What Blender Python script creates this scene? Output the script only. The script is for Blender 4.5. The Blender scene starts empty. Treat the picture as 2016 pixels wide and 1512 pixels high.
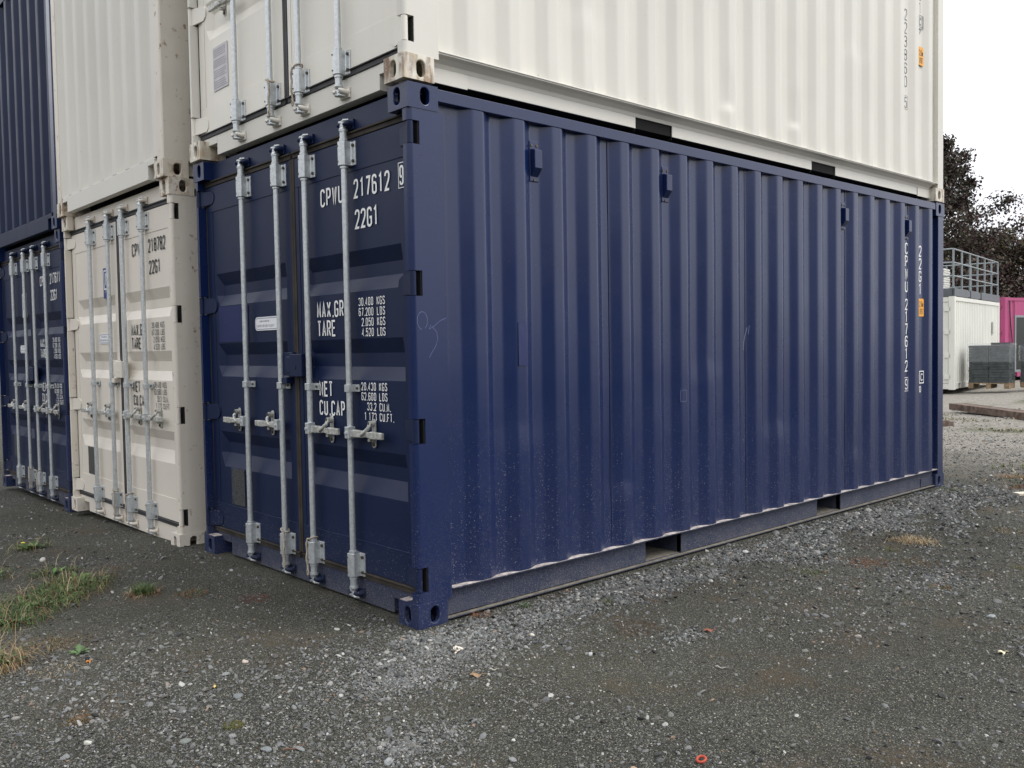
import bpy, math, random
import numpy as np
from mathutils import Vector
R = math.radians
random.seed(7); rng = np.random.default_rng(11)
S = bpy.context.scene
COL = S.collection

# ------------------------------------------------------------------ camera
FPX, CAMP, AZ, EL, ROLL = 1761.3, (-2.49, -3.4333, 1.3366), .8337, -.0399, -.0166
cam = bpy.data.cameras.new("camera"); camo = bpy.data.objects.new("camera", cam); COL.objects.link(camo)
cam.sensor_width = 36; cam.lens = 36 * FPX / 2016; cam.clip_start = .05; cam.clip_end = 2000
d = Vector((math.cos(AZ) * math.cos(EL), math.sin(AZ) * math.cos(EL), math.sin(EL)))
r = d.cross(Vector((0, 0, 1))).normalized(); u = r.cross(d)
r2 = r * math.cos(ROLL) + u * math.sin(ROLL); u2 = u * math.cos(ROLL) - r * math.sin(ROLL)
from mathutils import Matrix
camo.matrix_world = Matrix(((r2.x, u2.x, -d.x, CAMP[0]), (r2.y, u2.y, -d.y, CAMP[1]), (r2.z, u2.z, -d.z, CAMP[2]), (0, 0, 0, 1)))
S.camera = camo

# ------------------------------------------------------------------ world, sun, exposure
SUN_EL, SUN_AZ = R(52), R(-58)          # azimuth measured from +x towards +y: light comes from the open side of the yard
W = bpy.data.worlds.new("World"); S.world = W; W.use_nodes = True
nt = W.node_tree; nt.nodes.clear()
out = nt.nodes.new('ShaderNodeOutputWorld'); bg = nt.nodes.new('ShaderNodeBackground')
sky = nt.nodes.new('ShaderNodeTexSky'); sky.sky_type = 'NISHITA'; sky.sun_disc = False
sky.sun_elevation = SUN_EL; sky.sun_rotation = R(90) - SUN_AZ; sky.dust_density = 3; sky.air_density = 1.5
hs = nt.nodes.new('ShaderNodeHueSaturation'); hs.inputs['Saturation'].default_value = .18
mx = nt.nodes.new('ShaderNodeMix'); mx.data_type = 'RGBA'; mx.inputs[0].default_value = .72
tc = nt.nodes.new('ShaderNodeTexCoord'); ns = nt.nodes.new('ShaderNodeTexNoise'); ns.inputs['Scale'].default_value = 2.2; ns.inputs['Detail'].default_value = 5
cr = nt.nodes.new('ShaderNodeValToRGB'); cr.color_ramp.elements[0].color = (12.0, 12.3, 13.4, 1); cr.color_ramp.elements[1].color = (20, 20.2, 20.6, 1)
cr.color_ramp.elements[0].position = .3; cr.color_ramp.elements[1].position = .7
L = nt.links.new
L(tc.outputs['Generated'], ns.inputs['Vector']); L(ns.outputs['Fac'], cr.inputs['Fac'])
# cloud cover bright overhead and low towards the open side; the dark low band elsewhere is added to shape reflections
def wn(op, a, b=None, c=None):
    x = nt.nodes.new('ShaderNodeMath'); x.operation = op
    for i, v in enumerate((a, b, c)):
        if v is None: continue
        if isinstance(v, (int, float)): x.inputs[i].default_value = v
        else: L(v, x.inputs[i])
    return x.outputs[0]
def wstep(v, a, b):
    x = nt.nodes.new('ShaderNodeMapRange'); x.interpolation_type = 'SMOOTHSTEP'; L(v, x.inputs[0]); x.inputs[1].default_value = a; x.inputs[2].default_value = b; return x.outputs[0]
sp = nt.nodes.new('ShaderNodeSeparateXYZ'); L(tc.outputs['Generated'], sp.inputs[0])
dp = nt.nodes.new('ShaderNodeVectorMath'); dp.operation = 'DOT_PRODUCT'; dp.inputs[1].default_value = (math.cos(R(-12)), math.sin(R(-12)), 0); L(tc.outputs['Generated'], dp.inputs[0])
aa = wstep(dp.outputs['Value'], .15, .75); ee = wstep(sp.outputs[2], .06, .34)
hi = wn('MULTIPLY_ADD', ee, .122, .010); lo = wn('MULTIPLY_ADD', aa, .095, .010)
L(wn('MAXIMUM', hi, lo), bg.inputs['Strength'])
L(sky.outputs['Color'], hs.inputs['Color']); L(hs.outputs['Color'], mx.inputs[6]); L(cr.outputs['Color'], mx.inputs[7])
L(mx.outputs[2], bg.inputs['Color']); 
L(bg.outputs['Background'], out.inputs['Surface'])
sl = bpy.data.lights.new("sun", 'SUN'); sl.energy = 1.5; sl.angle = R(30); sl.color = (1, .97, .93)
so = bpy.data.objects.new("sun", sl); COL.objects.link(so)
sd = Vector((math.cos(SUN_AZ) * math.cos(SUN_EL), math.sin(SUN_AZ) * math.cos(SUN_EL), math.sin(SUN_EL)))
so.rotation_euler = sd.to_track_quat('Z', 'Y').to_euler(); so.location = (0, -10, 20)
S.view_settings.view_transform = 'Standard'; S.view_settings.look = 'None'; S.view_settings.exposure = 0.0; S.view_settings.gamma = 1

# ------------------------------------------------------------------ helpers
def tag(o, label=None, cat=None, group=None, kind=None):
    if label: o['label'] = label
    if cat: o['category'] = cat
    if group: o['group'] = group
    if kind: o['kind'] = kind
    return o

def empty(name, loc, label, cat, group=None, rz=0):
    o = bpy.data.objects.new(name, None); COL.objects.link(o); o.location = loc; o.rotation_euler = (0, 0, rz)
    o.empty_display_size = .2
    return tag(o, label, cat, group)

class MB:
    """collects shapes, builds ONE mesh object"""
    def __init__(s): s.v = []; s.f = []; s.sm = []
    def add(s, vs, fs, smooth=False):
        n = len(s.v); s.v += [tuple(p) for p in vs]
        for f in fs: s.f.append([i + n for i in f]); s.sm.append(smooth)
    def box(s, x0, x1, y0, y1, z0, z1):
        s.add([(x0, y0, z0), (x1, y0, z0), (x1, y1, z0), (x0, y1, z0), (x0, y0, z1), (x1, y0, z1), (x1, y1, z1), (x0, y1, z1)],
              [(0, 3, 2, 1), (4, 5, 6, 7), (0, 1, 5, 4), (1, 2, 6, 5), (2, 3, 7, 6), (3, 0, 4, 7)])
    def obox(s, c, ax, ay, az):      # oriented box, half axes
        c, ax, ay, az = map(Vector, (c, ax, ay, az)); vs = []
        for sz in (-1, 1):
            for sx, sy in ((-1, -1), (1, -1), (1, 1), (-1, 1)): vs.append(c + sx * ax + sy * ay + sz * az)
        s.add(vs, [(0, 3, 2, 1), (4, 5, 6, 7), (0, 1, 5, 4), (1, 2, 6, 5), (2, 3, 7, 6), (3, 0, 4, 7)])
    def prism(s, poly, axis, a, b):  # poly in the two other axes (cyclic order)
        def P(p, t):
            return {'z': (p[0], p[1], t), 'x': (t, p[0], p[1]), 'y': (p[0], t, p[1])}[axis]
        n = len(poly)
        s.add([P(p, a) for p in poly] + [P(p, b) for p in poly],
              [tuple(range(n))[::-1], tuple(range(n, 2 * n))] + [(i, (i + 1) % n, (i + 1) % n + n, i + n) for i in range(n)])
    def cyl(s, p0, p1, r0, r1=None, n=14, caps=True):
        p0, p1 = Vector(p0), Vector(p1); r1 = r0 if r1 is None else r1
        dz = (p1 - p0).normalized(); t = Vector((1, 0, 0)) if abs(dz.x) < .8 else Vector((0, 1, 0))
        a = dz.cross(t).normalized(); b = dz.cross(a)
        k = [(math.cos(2 * math.pi * i / n), math.sin(2 * math.pi * i / n)) for i in range(n)]
        vs = [p0 + r0 * (c * a + q * b) for c, q in k] + [p1 + r1 * (c * a + q * b) for c, q in k]
        s.add(vs, [(i, (i + 1) % n, (i + 1) % n + n, i + n) for i in range(n)], True)
        if caps: s.add(vs, [tuple(range(n))[::-1], tuple(range(n, 2 * n))])
    def tube(s, pts, rad, n=6, twist=0):
        pts = [Vector(p) for p in pts]; rings = []; up = Vector((.31, .17, .93))
        for i, p in enumerate(pts):
            t = (pts[min(i + 1, len(pts) - 1)] - pts[max(i - 1, 0)]).normalized()
            a = t.cross(up)
            if a.length < .1: a = t.cross(Vector((1, 0, 0)))
            a.normalize(); b = t.cross(a); rr = rad[i] if hasattr(rad, '__len__') else rad
            rings.append([p + rr * (math.cos(2 * math.pi * k / n) * a + math.sin(2 * math.pi * k / n) * b) for k in range(n)])
        vs = [q for rg in rings for q in rg]
        fs = [(i * n + k, i * n + (k + 1) % n, (i + 1) * n + (k + 1) % n, (i + 1) * n + k) for i in range(len(pts) - 1) for k in range(n)]
        s.add(vs, fs, True); s.add(vs[:n], [tuple(range(n))[::-1]]); s.add(vs[-n:], [tuple(range(n))])
    def build(s, name, mat, parent=None, bevel=0, seg=2, cols=None, loc=None):
        m = bpy.data.meshes.new(name); m.from_pydata(s.v, [], s.f); m.update()
        m.polygons.foreach_set('use_smooth', s.sm)
        m.materials.append(mat); o = bpy.data.objects.new(name, m); COL.objects.link(o)
        if parent: o.parent = parent
        if loc: o.location = loc
        if bevel:
            b = o.modifiers.new('bevel', 'BEVEL'); b.width = bevel; b.segments = seg; b.limit_method = 'ANGLE'; b.angle_limit = R(40)
        if cols is not None: setcol(m, cols)
        return o

def setcol(m, cols):
    a = m.color_attributes.new('Col', 'FLOAT_COLOR', 'POINT'); c = np.ones((len(m.vertices), 4), np.float32)
    c[:, :3] = np.asarray(cols, np.float32); a.data.foreach_set('color', c.ravel())

def npmesh(name, V, F, mat, cols=None, smooth=False, parent=None):
    m = bpy.data.meshes.new(name); V = np.asarray(V, np.float32); F = np.asarray(F, np.int32); k = F.shape[1]
    m.vertices.add(len(V)); m.vertices.foreach_set('co', V.ravel())
    m.loops.add(F.size); m.loops.foreach_set('vertex_index', F.ravel())
    m.polygons.add(len(F)); m.polygons.foreach_set('loop_start', np.arange(0, F.size, k, dtype=np.int32))
    m.polygons.foreach_set('loop_total', np.full(len(F), k, np.int32))
    m.polygons.foreach_set('use_smooth', np.full(len(F), smooth)); m.update(calc_edges=True); m.validate()
    m.materials.append(mat); o = bpy.data.objects.new(name, m); COL.objects.link(o); o.parent = parent
    if cols is not None: setcol(m, cols)
    return o

# ------------------------------------------------------------------ materials
class NM:
    def __init__(s, name):
        s.m = bpy.data.materials.new(name); s.m.use_nodes = True; s.t = s.m.node_tree; s.b = s.t.nodes['Principled BSDF']
        s.geo = s.t.nodes.new('ShaderNodeNewGeometry'); s.pos = s.geo.outputs['Position']
    def n(s, ty, **kw):
        x = s.t.nodes.new(ty)
        for k, v in kw.items():
            if hasattr(x, k): setattr(x, k, v)
            else: x.inputs[k].default_value = v
        return x
    def l(s, a, b): s.t.links.new(a, b)
    def scaled(s, sc):
        m = s.n('ShaderNodeMapping'); m.inputs['Scale'].default_value = sc; s.l(s.pos, m.inputs['Vector']); return m.outputs['Vector']
    def noise(s, scale, detail=3, vec=None, rough=.5):
        x = s.n('ShaderNodeTexNoise'); x.inputs['Scale'].default_value = scale; x.inputs['Detail'].default_value = detail; x.inputs['Roughness'].default_value = rough
        s.l(vec or s.pos, x.inputs['Vector']); return x.outputs['Fac']
    def voro(s, scale, feature='F1', out='Distance', vec=None):
        x = s.n('ShaderNodeTexVoronoi'); x.feature = feature; x.inputs['Scale'].default_value = scale; s.l(vec or s.pos, x.inputs['Vector']); return x.outputs[out]
    def ramp(s, fac, stops):
        x = s.n('ShaderNodeValToRGB'); e = x.color_ramp.elements
        while len(e) < len(stops): e.new(.5)
        for i, (p, c) in enumerate(stops):
            e[i].position = p; e[i].color = (c, c, c, 1) if not hasattr(c, '__len__') else (*c, 1)
        s.l(fac, x.inputs['Fac']); return x.outputs['Color']
    def math(s, op, a, b=0.0):
        x = s.n('ShaderNodeMath'); x.operation = op
        for i, v in enumerate((a, b)):
            if isinstance(v, (int, float)): x.inputs[i].default_value = v
            else: s.l(v, x.inputs[i])
        return x.outputs[0]
    def mix(s, fac, a, b, blend='MIX'):
        x = s.n('ShaderNodeMix'); x.data_type = 'RGBA'; x.blend_type = blend
        if isinstance(fac, (int, float)): x.inputs[0].default_value = fac
        else: s.l(fac, x.inputs[0])
        for i, v in ((6, a), (7, b)):
            if hasattr(v, '__len__'): x.inputs[i].default_value = (*v, 1)
            else: s.l(v, x.inputs[i])
        return x.outputs[2]
    def bump(s, h, strength, dist):
        x = s.n('ShaderNodeBump'); x.inputs['Strength'].default_value = strength; x.inputs['Distance'].default_value = dist
        s.l(h, x.inputs['Height']); s.l(x.outputs['Normal'], s.b.inputs['Normal'])
    def z(s):
        x = s.n('ShaderNodeSeparateXYZ'); s.l(s.pos, x.inputs[0]); return x.outputs
    def fin(s, col, rough, metal=0, spec=.5):
        if hasattr(col, '__len__'): s.b.inputs['Base Color'].default_value = (*col, 1)
        else: s.l(col, s.b.inputs['Base Color'])
        if isinstance(rough, (int, float)): s.b.inputs['Roughness'].default_value = rough
        else: s.l(rough, s.b.inputs['Roughness'])
        s.b.inputs['Metallic'].default_value = metal; s.b.inputs['Specular IOR Level'].default_value = spec
        return s.m

def paint(name, base, rough=.38, dust=(.30, .28, .25), dust_z=.0, rust=0, grime=.25, spec=.5, wave=.35, chip=0, low=0, spat=.26, filmk=.10, fz=.03):
    q = NM(name)
    big = q.noise(.9, 4); c = q.mix(q.ramp(big, [(.3, 0.), (.75, 1.)]), tuple(v * .93 for v in base), tuple(min(1, v * 1.06) for v in base))
    # vertical run-off streaks
    st = q.noise(1, 4, q.scaled((9, 9, .35)), .6)
    c = q.mix(q.math('MULTIPLY', q.ramp(st, [(.5, 0.), (.72, 1.)]), grime), c, tuple(v * .72 + .02 * min(1, max(base)) for v in base))
    fine = q.noise(55, 4)
    c = q.mix(q.math('MULTIPLY', q.ramp(fine, [(.5, 0.), (.75, 1.)]), fz), c, dust)
    rg = q.math('ADD', q.math('MULTIPLY', q.noise(4, 4), .16), rough - .08)
    if dust_z > 0:
        z = q.z()[2]
        h = q.math('SUBTRACT', 1.0, q.math('DIVIDE', q.math('SUBTRACT', z, low), dust_z)); h = q.ramp(h, [(0, 0.), (1, 1.)])
        sp = q.noise(230, 2); sp2 = q.voro(95)
        fac = q.math('MULTIPLY', q.ramp(sp, [(.56, 0.), (.64, 1.)]), q.math('POWER', h, 1.6))
        dots = q.math('MULTIPLY', q.ramp(sp2, [(.15, 1.), (.24, 0.)]), q.math('MULTIPLY', q.ramp(q.voro(95, out='Color'), [(.55, 0.), (.8, .9)]), q.ramp(h, [(0., .0), (.5, .7)])))
        c = q.mix(q.math('MULTIPLY', fac, spat), c, dust); c = q.mix(q.math('MULTIPLY', dots, .85), c, (.50, .49, .47))
        film = q.math('MULTIPLY', q.math('POWER', h, 4), q.ramp(q.noise(9, 5), [(.3, .0), (.7, .7)])); c = q.mix(q.math('MULTIPLY', film, filmk), c, dust)
        rg = q.math('ADD', rg, q.math('MULTIPLY', h, .12))
    if chip:
        ch = q.math('MULTIPLY', q.ramp(q.noise(26, 6, None, .65), [(.70, 0.), (.715, 1.)]), q.ramp(q.noise(3.1, 2), [(.5, 0.), (.6, 1.)]))
        c = q.mix(q.math('MULTIPLY', ch, chip), c, (.05, .05, .055))
    if rust:
        a = q.ramp(q.noise(17, 7, None, .68), [(.62 - .14 * rust, 0.), (.68 - .1 * rust, 1.)]); b = q.ramp(q.noise(1, 3, q.scaled((22, 22, 4))), [(.42, 0.), (.62, 1.)])
        f = q.math('MULTIPLY', a, b); rc = q.mix(q.noise(60, 4), (.05, .018, .008), (.24, .10, .035)); c = q.mix(q.math('MULTIPLY', f, .85), c, rc)
        y = q.math('MULTIPLY', q.ramp(q.noise(7, 4), [(.45, 0.), (.7, 1.)]), .35 * rust); c = q.mix(y, c, (.42, .29, .14)); rg = q.math('ADD', rg, q.math('MULTIPLY', f, .4))
    hh = q.math('ADD', q.math('MULTIPLY', q.noise(240, 2), .25), q.math('MULTIPLY', q.noise(14, 3), wave))
    q.bump(hh, .25, .004)
    return q.fin(c, rg, 0, spec)

def simple(name, col, rough=.6, metal=0, var=.15, scale=20, bump=0, spec=.4, second=None):
    q = NM(name); f = q.noise(scale, 5)
    c = q.mix(q.ramp(f, [(.3, 0.), (.7, 1.)]), tuple(v * (1 - var) for v in col), second or tuple(min(1, v * (1 + var)) for v in col))
    if bump: q.bump(q.noise(scale * 3, 4), bump, .004)
    return q.fin(c, rough, metal, spec)

def vcol(name, rough=.8, bumps=0, trans=0, spec=.3):
    q = NM(name); a = q.n('ShaderNodeVertexColor'); a.layer_name = 'Col'
    c = a.outputs['Color']
    if bumps: c = q.mix(q.math('MULTIPLY', q.ramp(q.noise(260, 4), [(.35, 0.), (.7, 1.)]), .45), c, q.mix(.55, c, (.02, .02, .02)))
    m = q.fin(c, rough, 0, spec)
    if bumps: q.bump(q.noise(300, 4), .5, .003)
    return m

M = {}
BLUE = (.0034, .0138, .068)
M['blue'] = paint('navy_paint', BLUE, .26, dust_z=1.1, fz=.006, grime=.2, spec=.5)
M['blue_door'] = paint('navy_door_paint', (.0040, .0115, .046), .48, dust_z=.45, fz=.005, spec=.28)
M['blue_rail'] = paint('navy_dusty_rail', (.010, .018, .052), .55, dust_z=.42, grime=.1, spat=.55, filmk=.25)
M['white'] = paint('white_paint', (.655, .635, .575), .55, dust=(.45, .43, .38), grime=.10, chip=.4, wave=.2)
M['white_door'] = paint('white_door_paint', (.74, .71, .63), .45, dust=(.45, .43, .38), grime=.13, wave=.2)
M['white_worn'] = paint('white_rusty_casting', (.72, .69, .60), .5, rust=1.75, chip=.8, grime=.2)
M['cream'] = paint('cream_paint', (.68, .63, .55), .45, dust=(.32, .27, .2), dust_z=.5, low=-.05, grime=.12, chip=.5, wave=.2)
M['cream_worn'] = paint('cream_rusty_casting', (.66, .61, .52), .5, rust=1.2, chip=.8)
M['cream_post'] = paint('cream_scuffed_post', (.66, .61, .53), .48, rust=.25, chip=.95)
M['ledge'] = simple('pale_ledge_dust', (.24, .21, .20), .95, scale=26, bump=.4, second=(.60, .54, .50))
M['dust'] = simple('settled_dust', (.17, .155, .125), .95, var=.35, scale=25, bump=.5)
M['gasket'] = simple('dark_rubber_gasket', (.035, .035, .038), .6, var=.3, scale=9)
M['gasket_dusty'] = simple('dusty_brown_gasket', (.032, .026, .020), .8, var=.5, scale=7)
def galv():
    q = NM('galvanised_steel'); f = q.noise(60, 5); c = q.mix(q.ramp(f, [(.35, 0.), (.65, 1.)]), (.50, .53, .54), (.62, .65, .66))
    sp = q.math('MULTIPLY', q.ramp(q.noise(130, 3), [(.64, 0.), (.7, 1.)]), .3); c = q.mix(sp, c, (.2, .18, .16))
    q.bump(q.noise(150, 3), .2, .003)
    return q.fin(c, q.math('ADD', q.math('MULTIPLY', f, .2), .30), .55, .5)
M['galv'] = galv()
M['bolt'] = simple('tarnished_bolt', (.10, .09, .07), .55, .6, .3, 90)
M['handle'] = simple('weathered_lever_steel', (.40, .40, .37), .5, .4, .3, 45, .3, second=(.60, .60, .56))
M['rope'] = simple('pale_cord', (.42, .36, .29), .9, var=.3, scale=150, bump=.5)
M['ink_white'] = simple('white_lettering', (.78, .78, .77), .5, var=.04)
M['ink_black'] = simple('black_lettering', (.03, .03, .033), .5, var=.1)
M['ink_grey'] = simple('grey_lettering', (.17, .19, .22), .5, var=.1)
M['orange'] = simple('orange_plate', (.80, .36, .03), .5, var=.05)
M['sticker'] = simple('white_sticker', (.74, .75, .78), .4, var=.03)
M['paper'] = simple('worn_paper_notice', (.55, .53, .55), .7, var=.1)
M['sign_blue'] = simple('blue_sign', (.03, .05, .19), .4, var=.05)
M['patch'] = paint('fresh_blue_patch', (.0035, .0115, .080), .30)
M['plate_dark'] = simple('blackened_data_plate', (.075, .08, .075), .6, .3, .35, 60, .5)
M['plate_rust'] = simple('tarnished_data_plate', (.06, .065, .075), .6, .4, .4, 60, .5)
M['pocket'] = simple('pocket_black', (.006, .006, .006), .9)  # near-black inside of the fork pockets on the upper white containers
M['black'] = simple('shade_black', (.006, .006, .007), .9)  # black that paints in the shade of hinge slots and floor undersides
M['seam'] = simple('dark_seam', (.006, .009, .03), .6)
M['scuff'] = simple('bare_scuff', (.17, .20, .30), .8)
M['scratch'] = simple('chalk_scratch', (.14, .17, .34), .9)
M['gravel'] = vcol('gravel_stones', .85, 1)
M['leaf'] = vcol('plant_blades', .7)
M['crown'] = vcol('tree_leaves', .75)
M['rust'] = simple('rusted_steel', (.085, .048, .034), .9, 0, .45, 9, .6, second=(.17, .125, .10))
M['block'] = simple('grey_concrete_block', (.060, .068, .070), .9, var=.3, scale=8, bump=.4)
M['wood'] = simple('weathered_pallet_wood', (.25, .18, .11), .85, var=.35, scale=14, bump=.3)
M['bark'] = simple('tree_bark', (.06, .045, .035), .95, var=.4, scale=12, bump=.6)
M['greysteel'] = simple('grey_frame_paint', (.10, .11, .125), .5, var=.15, scale=5)
M['rail'] = simple('zinc_handrail', (.25, .28, .29), .5, .3, .1, 20)
M['pink'] = paint('magenta_paint', (.40, .075, .185), .6, grime=.5, spec=.3)
M['oldwhite'] = paint('offwhite_paint', (.70, .70, .64), .5, grime=.3)

# ------------------------------------------------------------------ ground
def vnoise(x, y, s, seed=0):
    x = np.asarray(x, float) / s + seed * 13.7; y = np.asarray(y, float) / s - seed * 7.3
    xi, yi = np.floor(x), np.floor(y); fx, fy = x - xi, y - yi; fx = fx * fx * (3 - 2 * fx); fy = fy * fy * (3 - 2 * fy)
    def h(a, b):
        t = np.sin(a * 127.1 + b * 311.7 + seed * 74.7) * 43758.5453; return t - np.floor(t)
    return (h(xi, yi) * (1 - fx) + h(xi + 1, yi) * fx) * (1 - fy) + (h(xi, yi + 1) * (1 - fx) + h(xi + 1, yi + 1) * fx) * fy

def ss(a, b, x): t = np.clip((np.asarray(x, float) - a) / (b - a), 0, 1); return t * t * (3 - 2 * t)

def gz(x, y):
    x = np.asarray(x, float); y = np.asarray(y, float)
    slope = -.036 * np.clip(y - 2.55, 0, 4)
    dx = np.maximum(np.maximum(-x, x - 6.05), 0); dy = np.maximum(-y, 0); away = ss(.1, 1.2, np.hypot(dx, dy))
    und = (vnoise(x, y, 1.3, 1) - .5) * .05 + (vnoise(x, y, .42, 2) - .5) * .016
    small = (vnoise(x, y, .11, 4) - .5) * .006
    return slope + und * away * (1 - ss(2.0, 2.6, y) * ss(-.6, 0, x)) + small * np.minimum(1, away + .2)

def ground_mat():
    q = NM('crushed_stone_yard')
    warp = q.noise(1.1, 4)
    fine = q.voro(260, out='Color'); mid = q.voro(110, out='Color'); dist = q.voro(110)
    g = q.ramp(fine, [(.12, (.012, .012, .010)), (.5, (.048, .048, .042)), (.80, (.12, .121, .108)), (.90, (.50, .48, .42))])
    st = q.ramp(mid, [(.15, (.035, .037, .034)), (.55, (.10, .106, .104)), (.9, (.20, .21, .21)), (1, (.42, .41, .38))])
    pebbles = q.math('MULTIPLY', q.ramp(dist, [(.30, 1.), (.5, 0.)]), q.ramp(q.noise(2.3, 4), [(.38, .1), (.62, .9)]))
    c = q.mix(pebbles, g, st)
    olive = q.ramp(q.noise(.8, 5), [(.40, 0.), (.64, .6)]); c = q.mix(olive, c, q.mix(q.noise(200, 3), (.040, .040, .029), (.122, .116, .090)))
    brown = q.ramp(q.noise(1.7, 6, None, .62), [(.55, 0.), (.68, .65)]); c = q.mix(brown, c, q.mix(q.noise(150, 3), (.07, .05, .032), (.17, .125, .085)))
    c = q.mix(1.0, c, q.ramp(q.noise(.55, 5, None, .6), [(.3, (.52, .51, .45)), (.7, (1., .985, .89))]), 'MULTIPLY')
    # farther off the yard is surfaced with paler, browner stone
    xs = q.z(); far = q.math('ADD', q.math('MULTIPLY', q.math('SUBTRACT', xs[0], 7.0), .16), q.math('MULTIPLY', q.noise(.7, 5), .6)); far = q.ramp(far, [(.15, 0.), (.7, 1.)])
    pale = q.ramp(q.noise(16, 7, None, .75), [(.3, (.12, .108, .088)), (.5, (.25, .23, .195)), (.7, (.44, .42, .39))]); c = q.mix(far, c, pale)
    green = q.math('MULTIPLY', q.ramp(q.noise(.45, 5), [(.56, 0.), (.66, .8)]), far); c = q.mix(green, c, q.mix(q.noise(25, 4), (.05, .06, .02), (.11, .11, .05)))
    spk = q.math('MULTIPLY', q.ramp(q.voro(150), [(.16, 1.), (.24, 0.)]), q.ramp(q.voro(150, out='Color'), [(.66, 0.), (.70, 1.)]))
    c = q.mix(q.math('MULTIPLY', spk, .9), c, q.mix(q.noise(60, 3), (.30, .27, .20), (.46, .46, .43)))
    h = q.math('ADD', q.math('MULTIPLY', dist, -.5), q.math('ADD', q.math('MULTIPLY', q.voro(260), -.5), q.math('MULTIPLY', q.noise(28, 6, None, .7), 1.1)))
    q.bump(h, .9, .012)
    return q.fin(c, .92, 0, .3)

cxy = (CAMP[0], CAMP[1])
t = np.linspace(-1, 1, 561); ax = np.sign(t) * (np.abs(t) ** 3.2 * 380 + np.abs(t) * 6)
GX, GY = np.meshgrid(ax + 1.0, ax - .5, indexing='ij'); GZ = gz(GX, GY); n = len(t)
idx = np.arange(n * n).reshape(n, n); F = np.stack([idx[:-1, :-1], idx[1:, :-1], idx[1:, 1:], idx[:-1, 1:]], -1).reshape(-1, 4)
g = npmesh('ground', np.stack([GX, GY, GZ], -1).reshape(-1, 3), F, ground_mat(), smooth=True); tag(g, kind='structure')

# ------------------------------------------------------------------ lettering (stroke font)
r_ = .5
GL = {
 'C': [[(1, .8), (1, 1, 1), (0, 1, 1), (0, 0, 1), (1, 0, 1), (1, .2)]], 'P': [[(0, 0), (0, 1), (1, 1, 1), (1, .46, 1), (0, .46)]],
 'W': [[(0, 1), (.24, 0), (.5, .85), (.76, 0), (1, 1)]], 'U': [[(0, 1), (0, 0, 1), (1, 0, 1), (1, 1)]],
 'G': [[(1, .8), (1, 1, 1), (0, 1, 1), (0, 0, 1), (1, 0, 1), (1, .46), (.55, .46)]], 'M': [[(0, 0), (0, 1), (.5, .2), (1, 1), (1, 0)]],
 'A': [[(0, 0), (.5, 1), (1, 0)], [(.17, .3), (.83, .3)]], 'X': [[(0, 0), (1, 1)], [(0, 1), (1, 0)]],
 'R': [[(0, 0), (0, 1), (1, 1, 1), (1, .48, 1), (0, .48)], [(.5, .48), (1, 0)]], 'T': [[(0, 1), (1, 1)], [(.5, 1), (.5, 0)]],
 'E': [[(1, 1), (0, 1), (0, 0), (1, 0)], [(0, .52), (.85, .52)]], 'F': [[(1, 1), (0, 1), (0, 0)], [(0, .52), (.85, .52)]],
 'N': [[(0, 0), (0, 1), (1, 0), (1, 1)]], 'K': [[(0, 0), (0, 1)], [(1, 1), (0, .38)], [(.35, .6), (1, 0)]], 'L': [[(0, 1), (0, 0), (1, 0)]],
 'S': [[(1, .8), (1, 1, 1), (0, 1, 1), (0, .56, 1), (1, .44, 1), (1, 0, 1), (0, 0, 1), (0, .2)]],
 'B': [[(0, 0), (0, 1), (1, 1, 1), (1, .53, 1), (0, .53)], [(.3, .53), (1, .53, 1), (1, 0, 1), (0, 0)]],
 'D': [[(0, 0), (0, 1), (1, 1, 1), (1, 0, 1), (0, 0)]], 'I': [[(.5, 0), (.5, 1)]], 'V': [[(0, 1), (.5, 0), (1, 1)]], 'Y': [[(0, 1), (.5, .45), (1, 1)], [(.5, .45), (.5, 0)]],
 'O': 'ring', '0': 'ring', 'Q': 'ring', 'H': [[(0, 0), (0, 1)], [(1, 0), (1, 1)], [(0, .5), (1, .5)]],
 '1': [[(.15, .84), (.55, 1), (.55, 0)]], '2': [[(0, .78), (0, 1, 1), (1, 1, 1), (1, .6, 1), (0, 0), (1, 0)]],
 '3': [[(0, .8), (0, 1, 1), (1, 1, 1), (1, .54, 1), (.35, .54)], [(.35, .54), (1, .54, 1), (1, 0, 1), (0, 0, 1), (0, .2)]],
 '4': [[(.75, 0), (.75, 1), (0, .26), (1, .26)]], '5': [[(1, 1), (.08, 1), (.04, .56), (.5, .64, .3), (1, .62, 1), (1, 0, 1), (0, 0, 1), (0, .2)]],
 '6': [[(1, .82), (1, 1, 1), (0, 1, 1), (0, 0, 1), (1, 0, 1), (1, .58, 1), (.05, .58)]], '7': [[(0, 1), (1, 1), (.35, 0)]],
 '8': [[(.5, 1), (1, 1, 1), (1, .54, 1), (0, .54, 1), (0, 1, 1), (.5, 1)], [(.5, .54), (1, .54, 1), (1, 0, 1), (0, 0, 1), (0, .54, 1), (.5, .54)]],
 '9': [[(0, .18), (0, 0, 1), (1, 0, 1), (1, 1, 1), (0, 1, 1), (0, .42, 1), (.95, .42)]],
 'm': [[(0, 0), (0, .62)], [(0, .5), (.1, .62, .3), (.5, .62, .6), (.5, 0)], [(.5, .5), (.6, .62, .3), (1, .62, .6), (1, 0)]], "'": [[(.5, 1), (.45, .75)]]}

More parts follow.
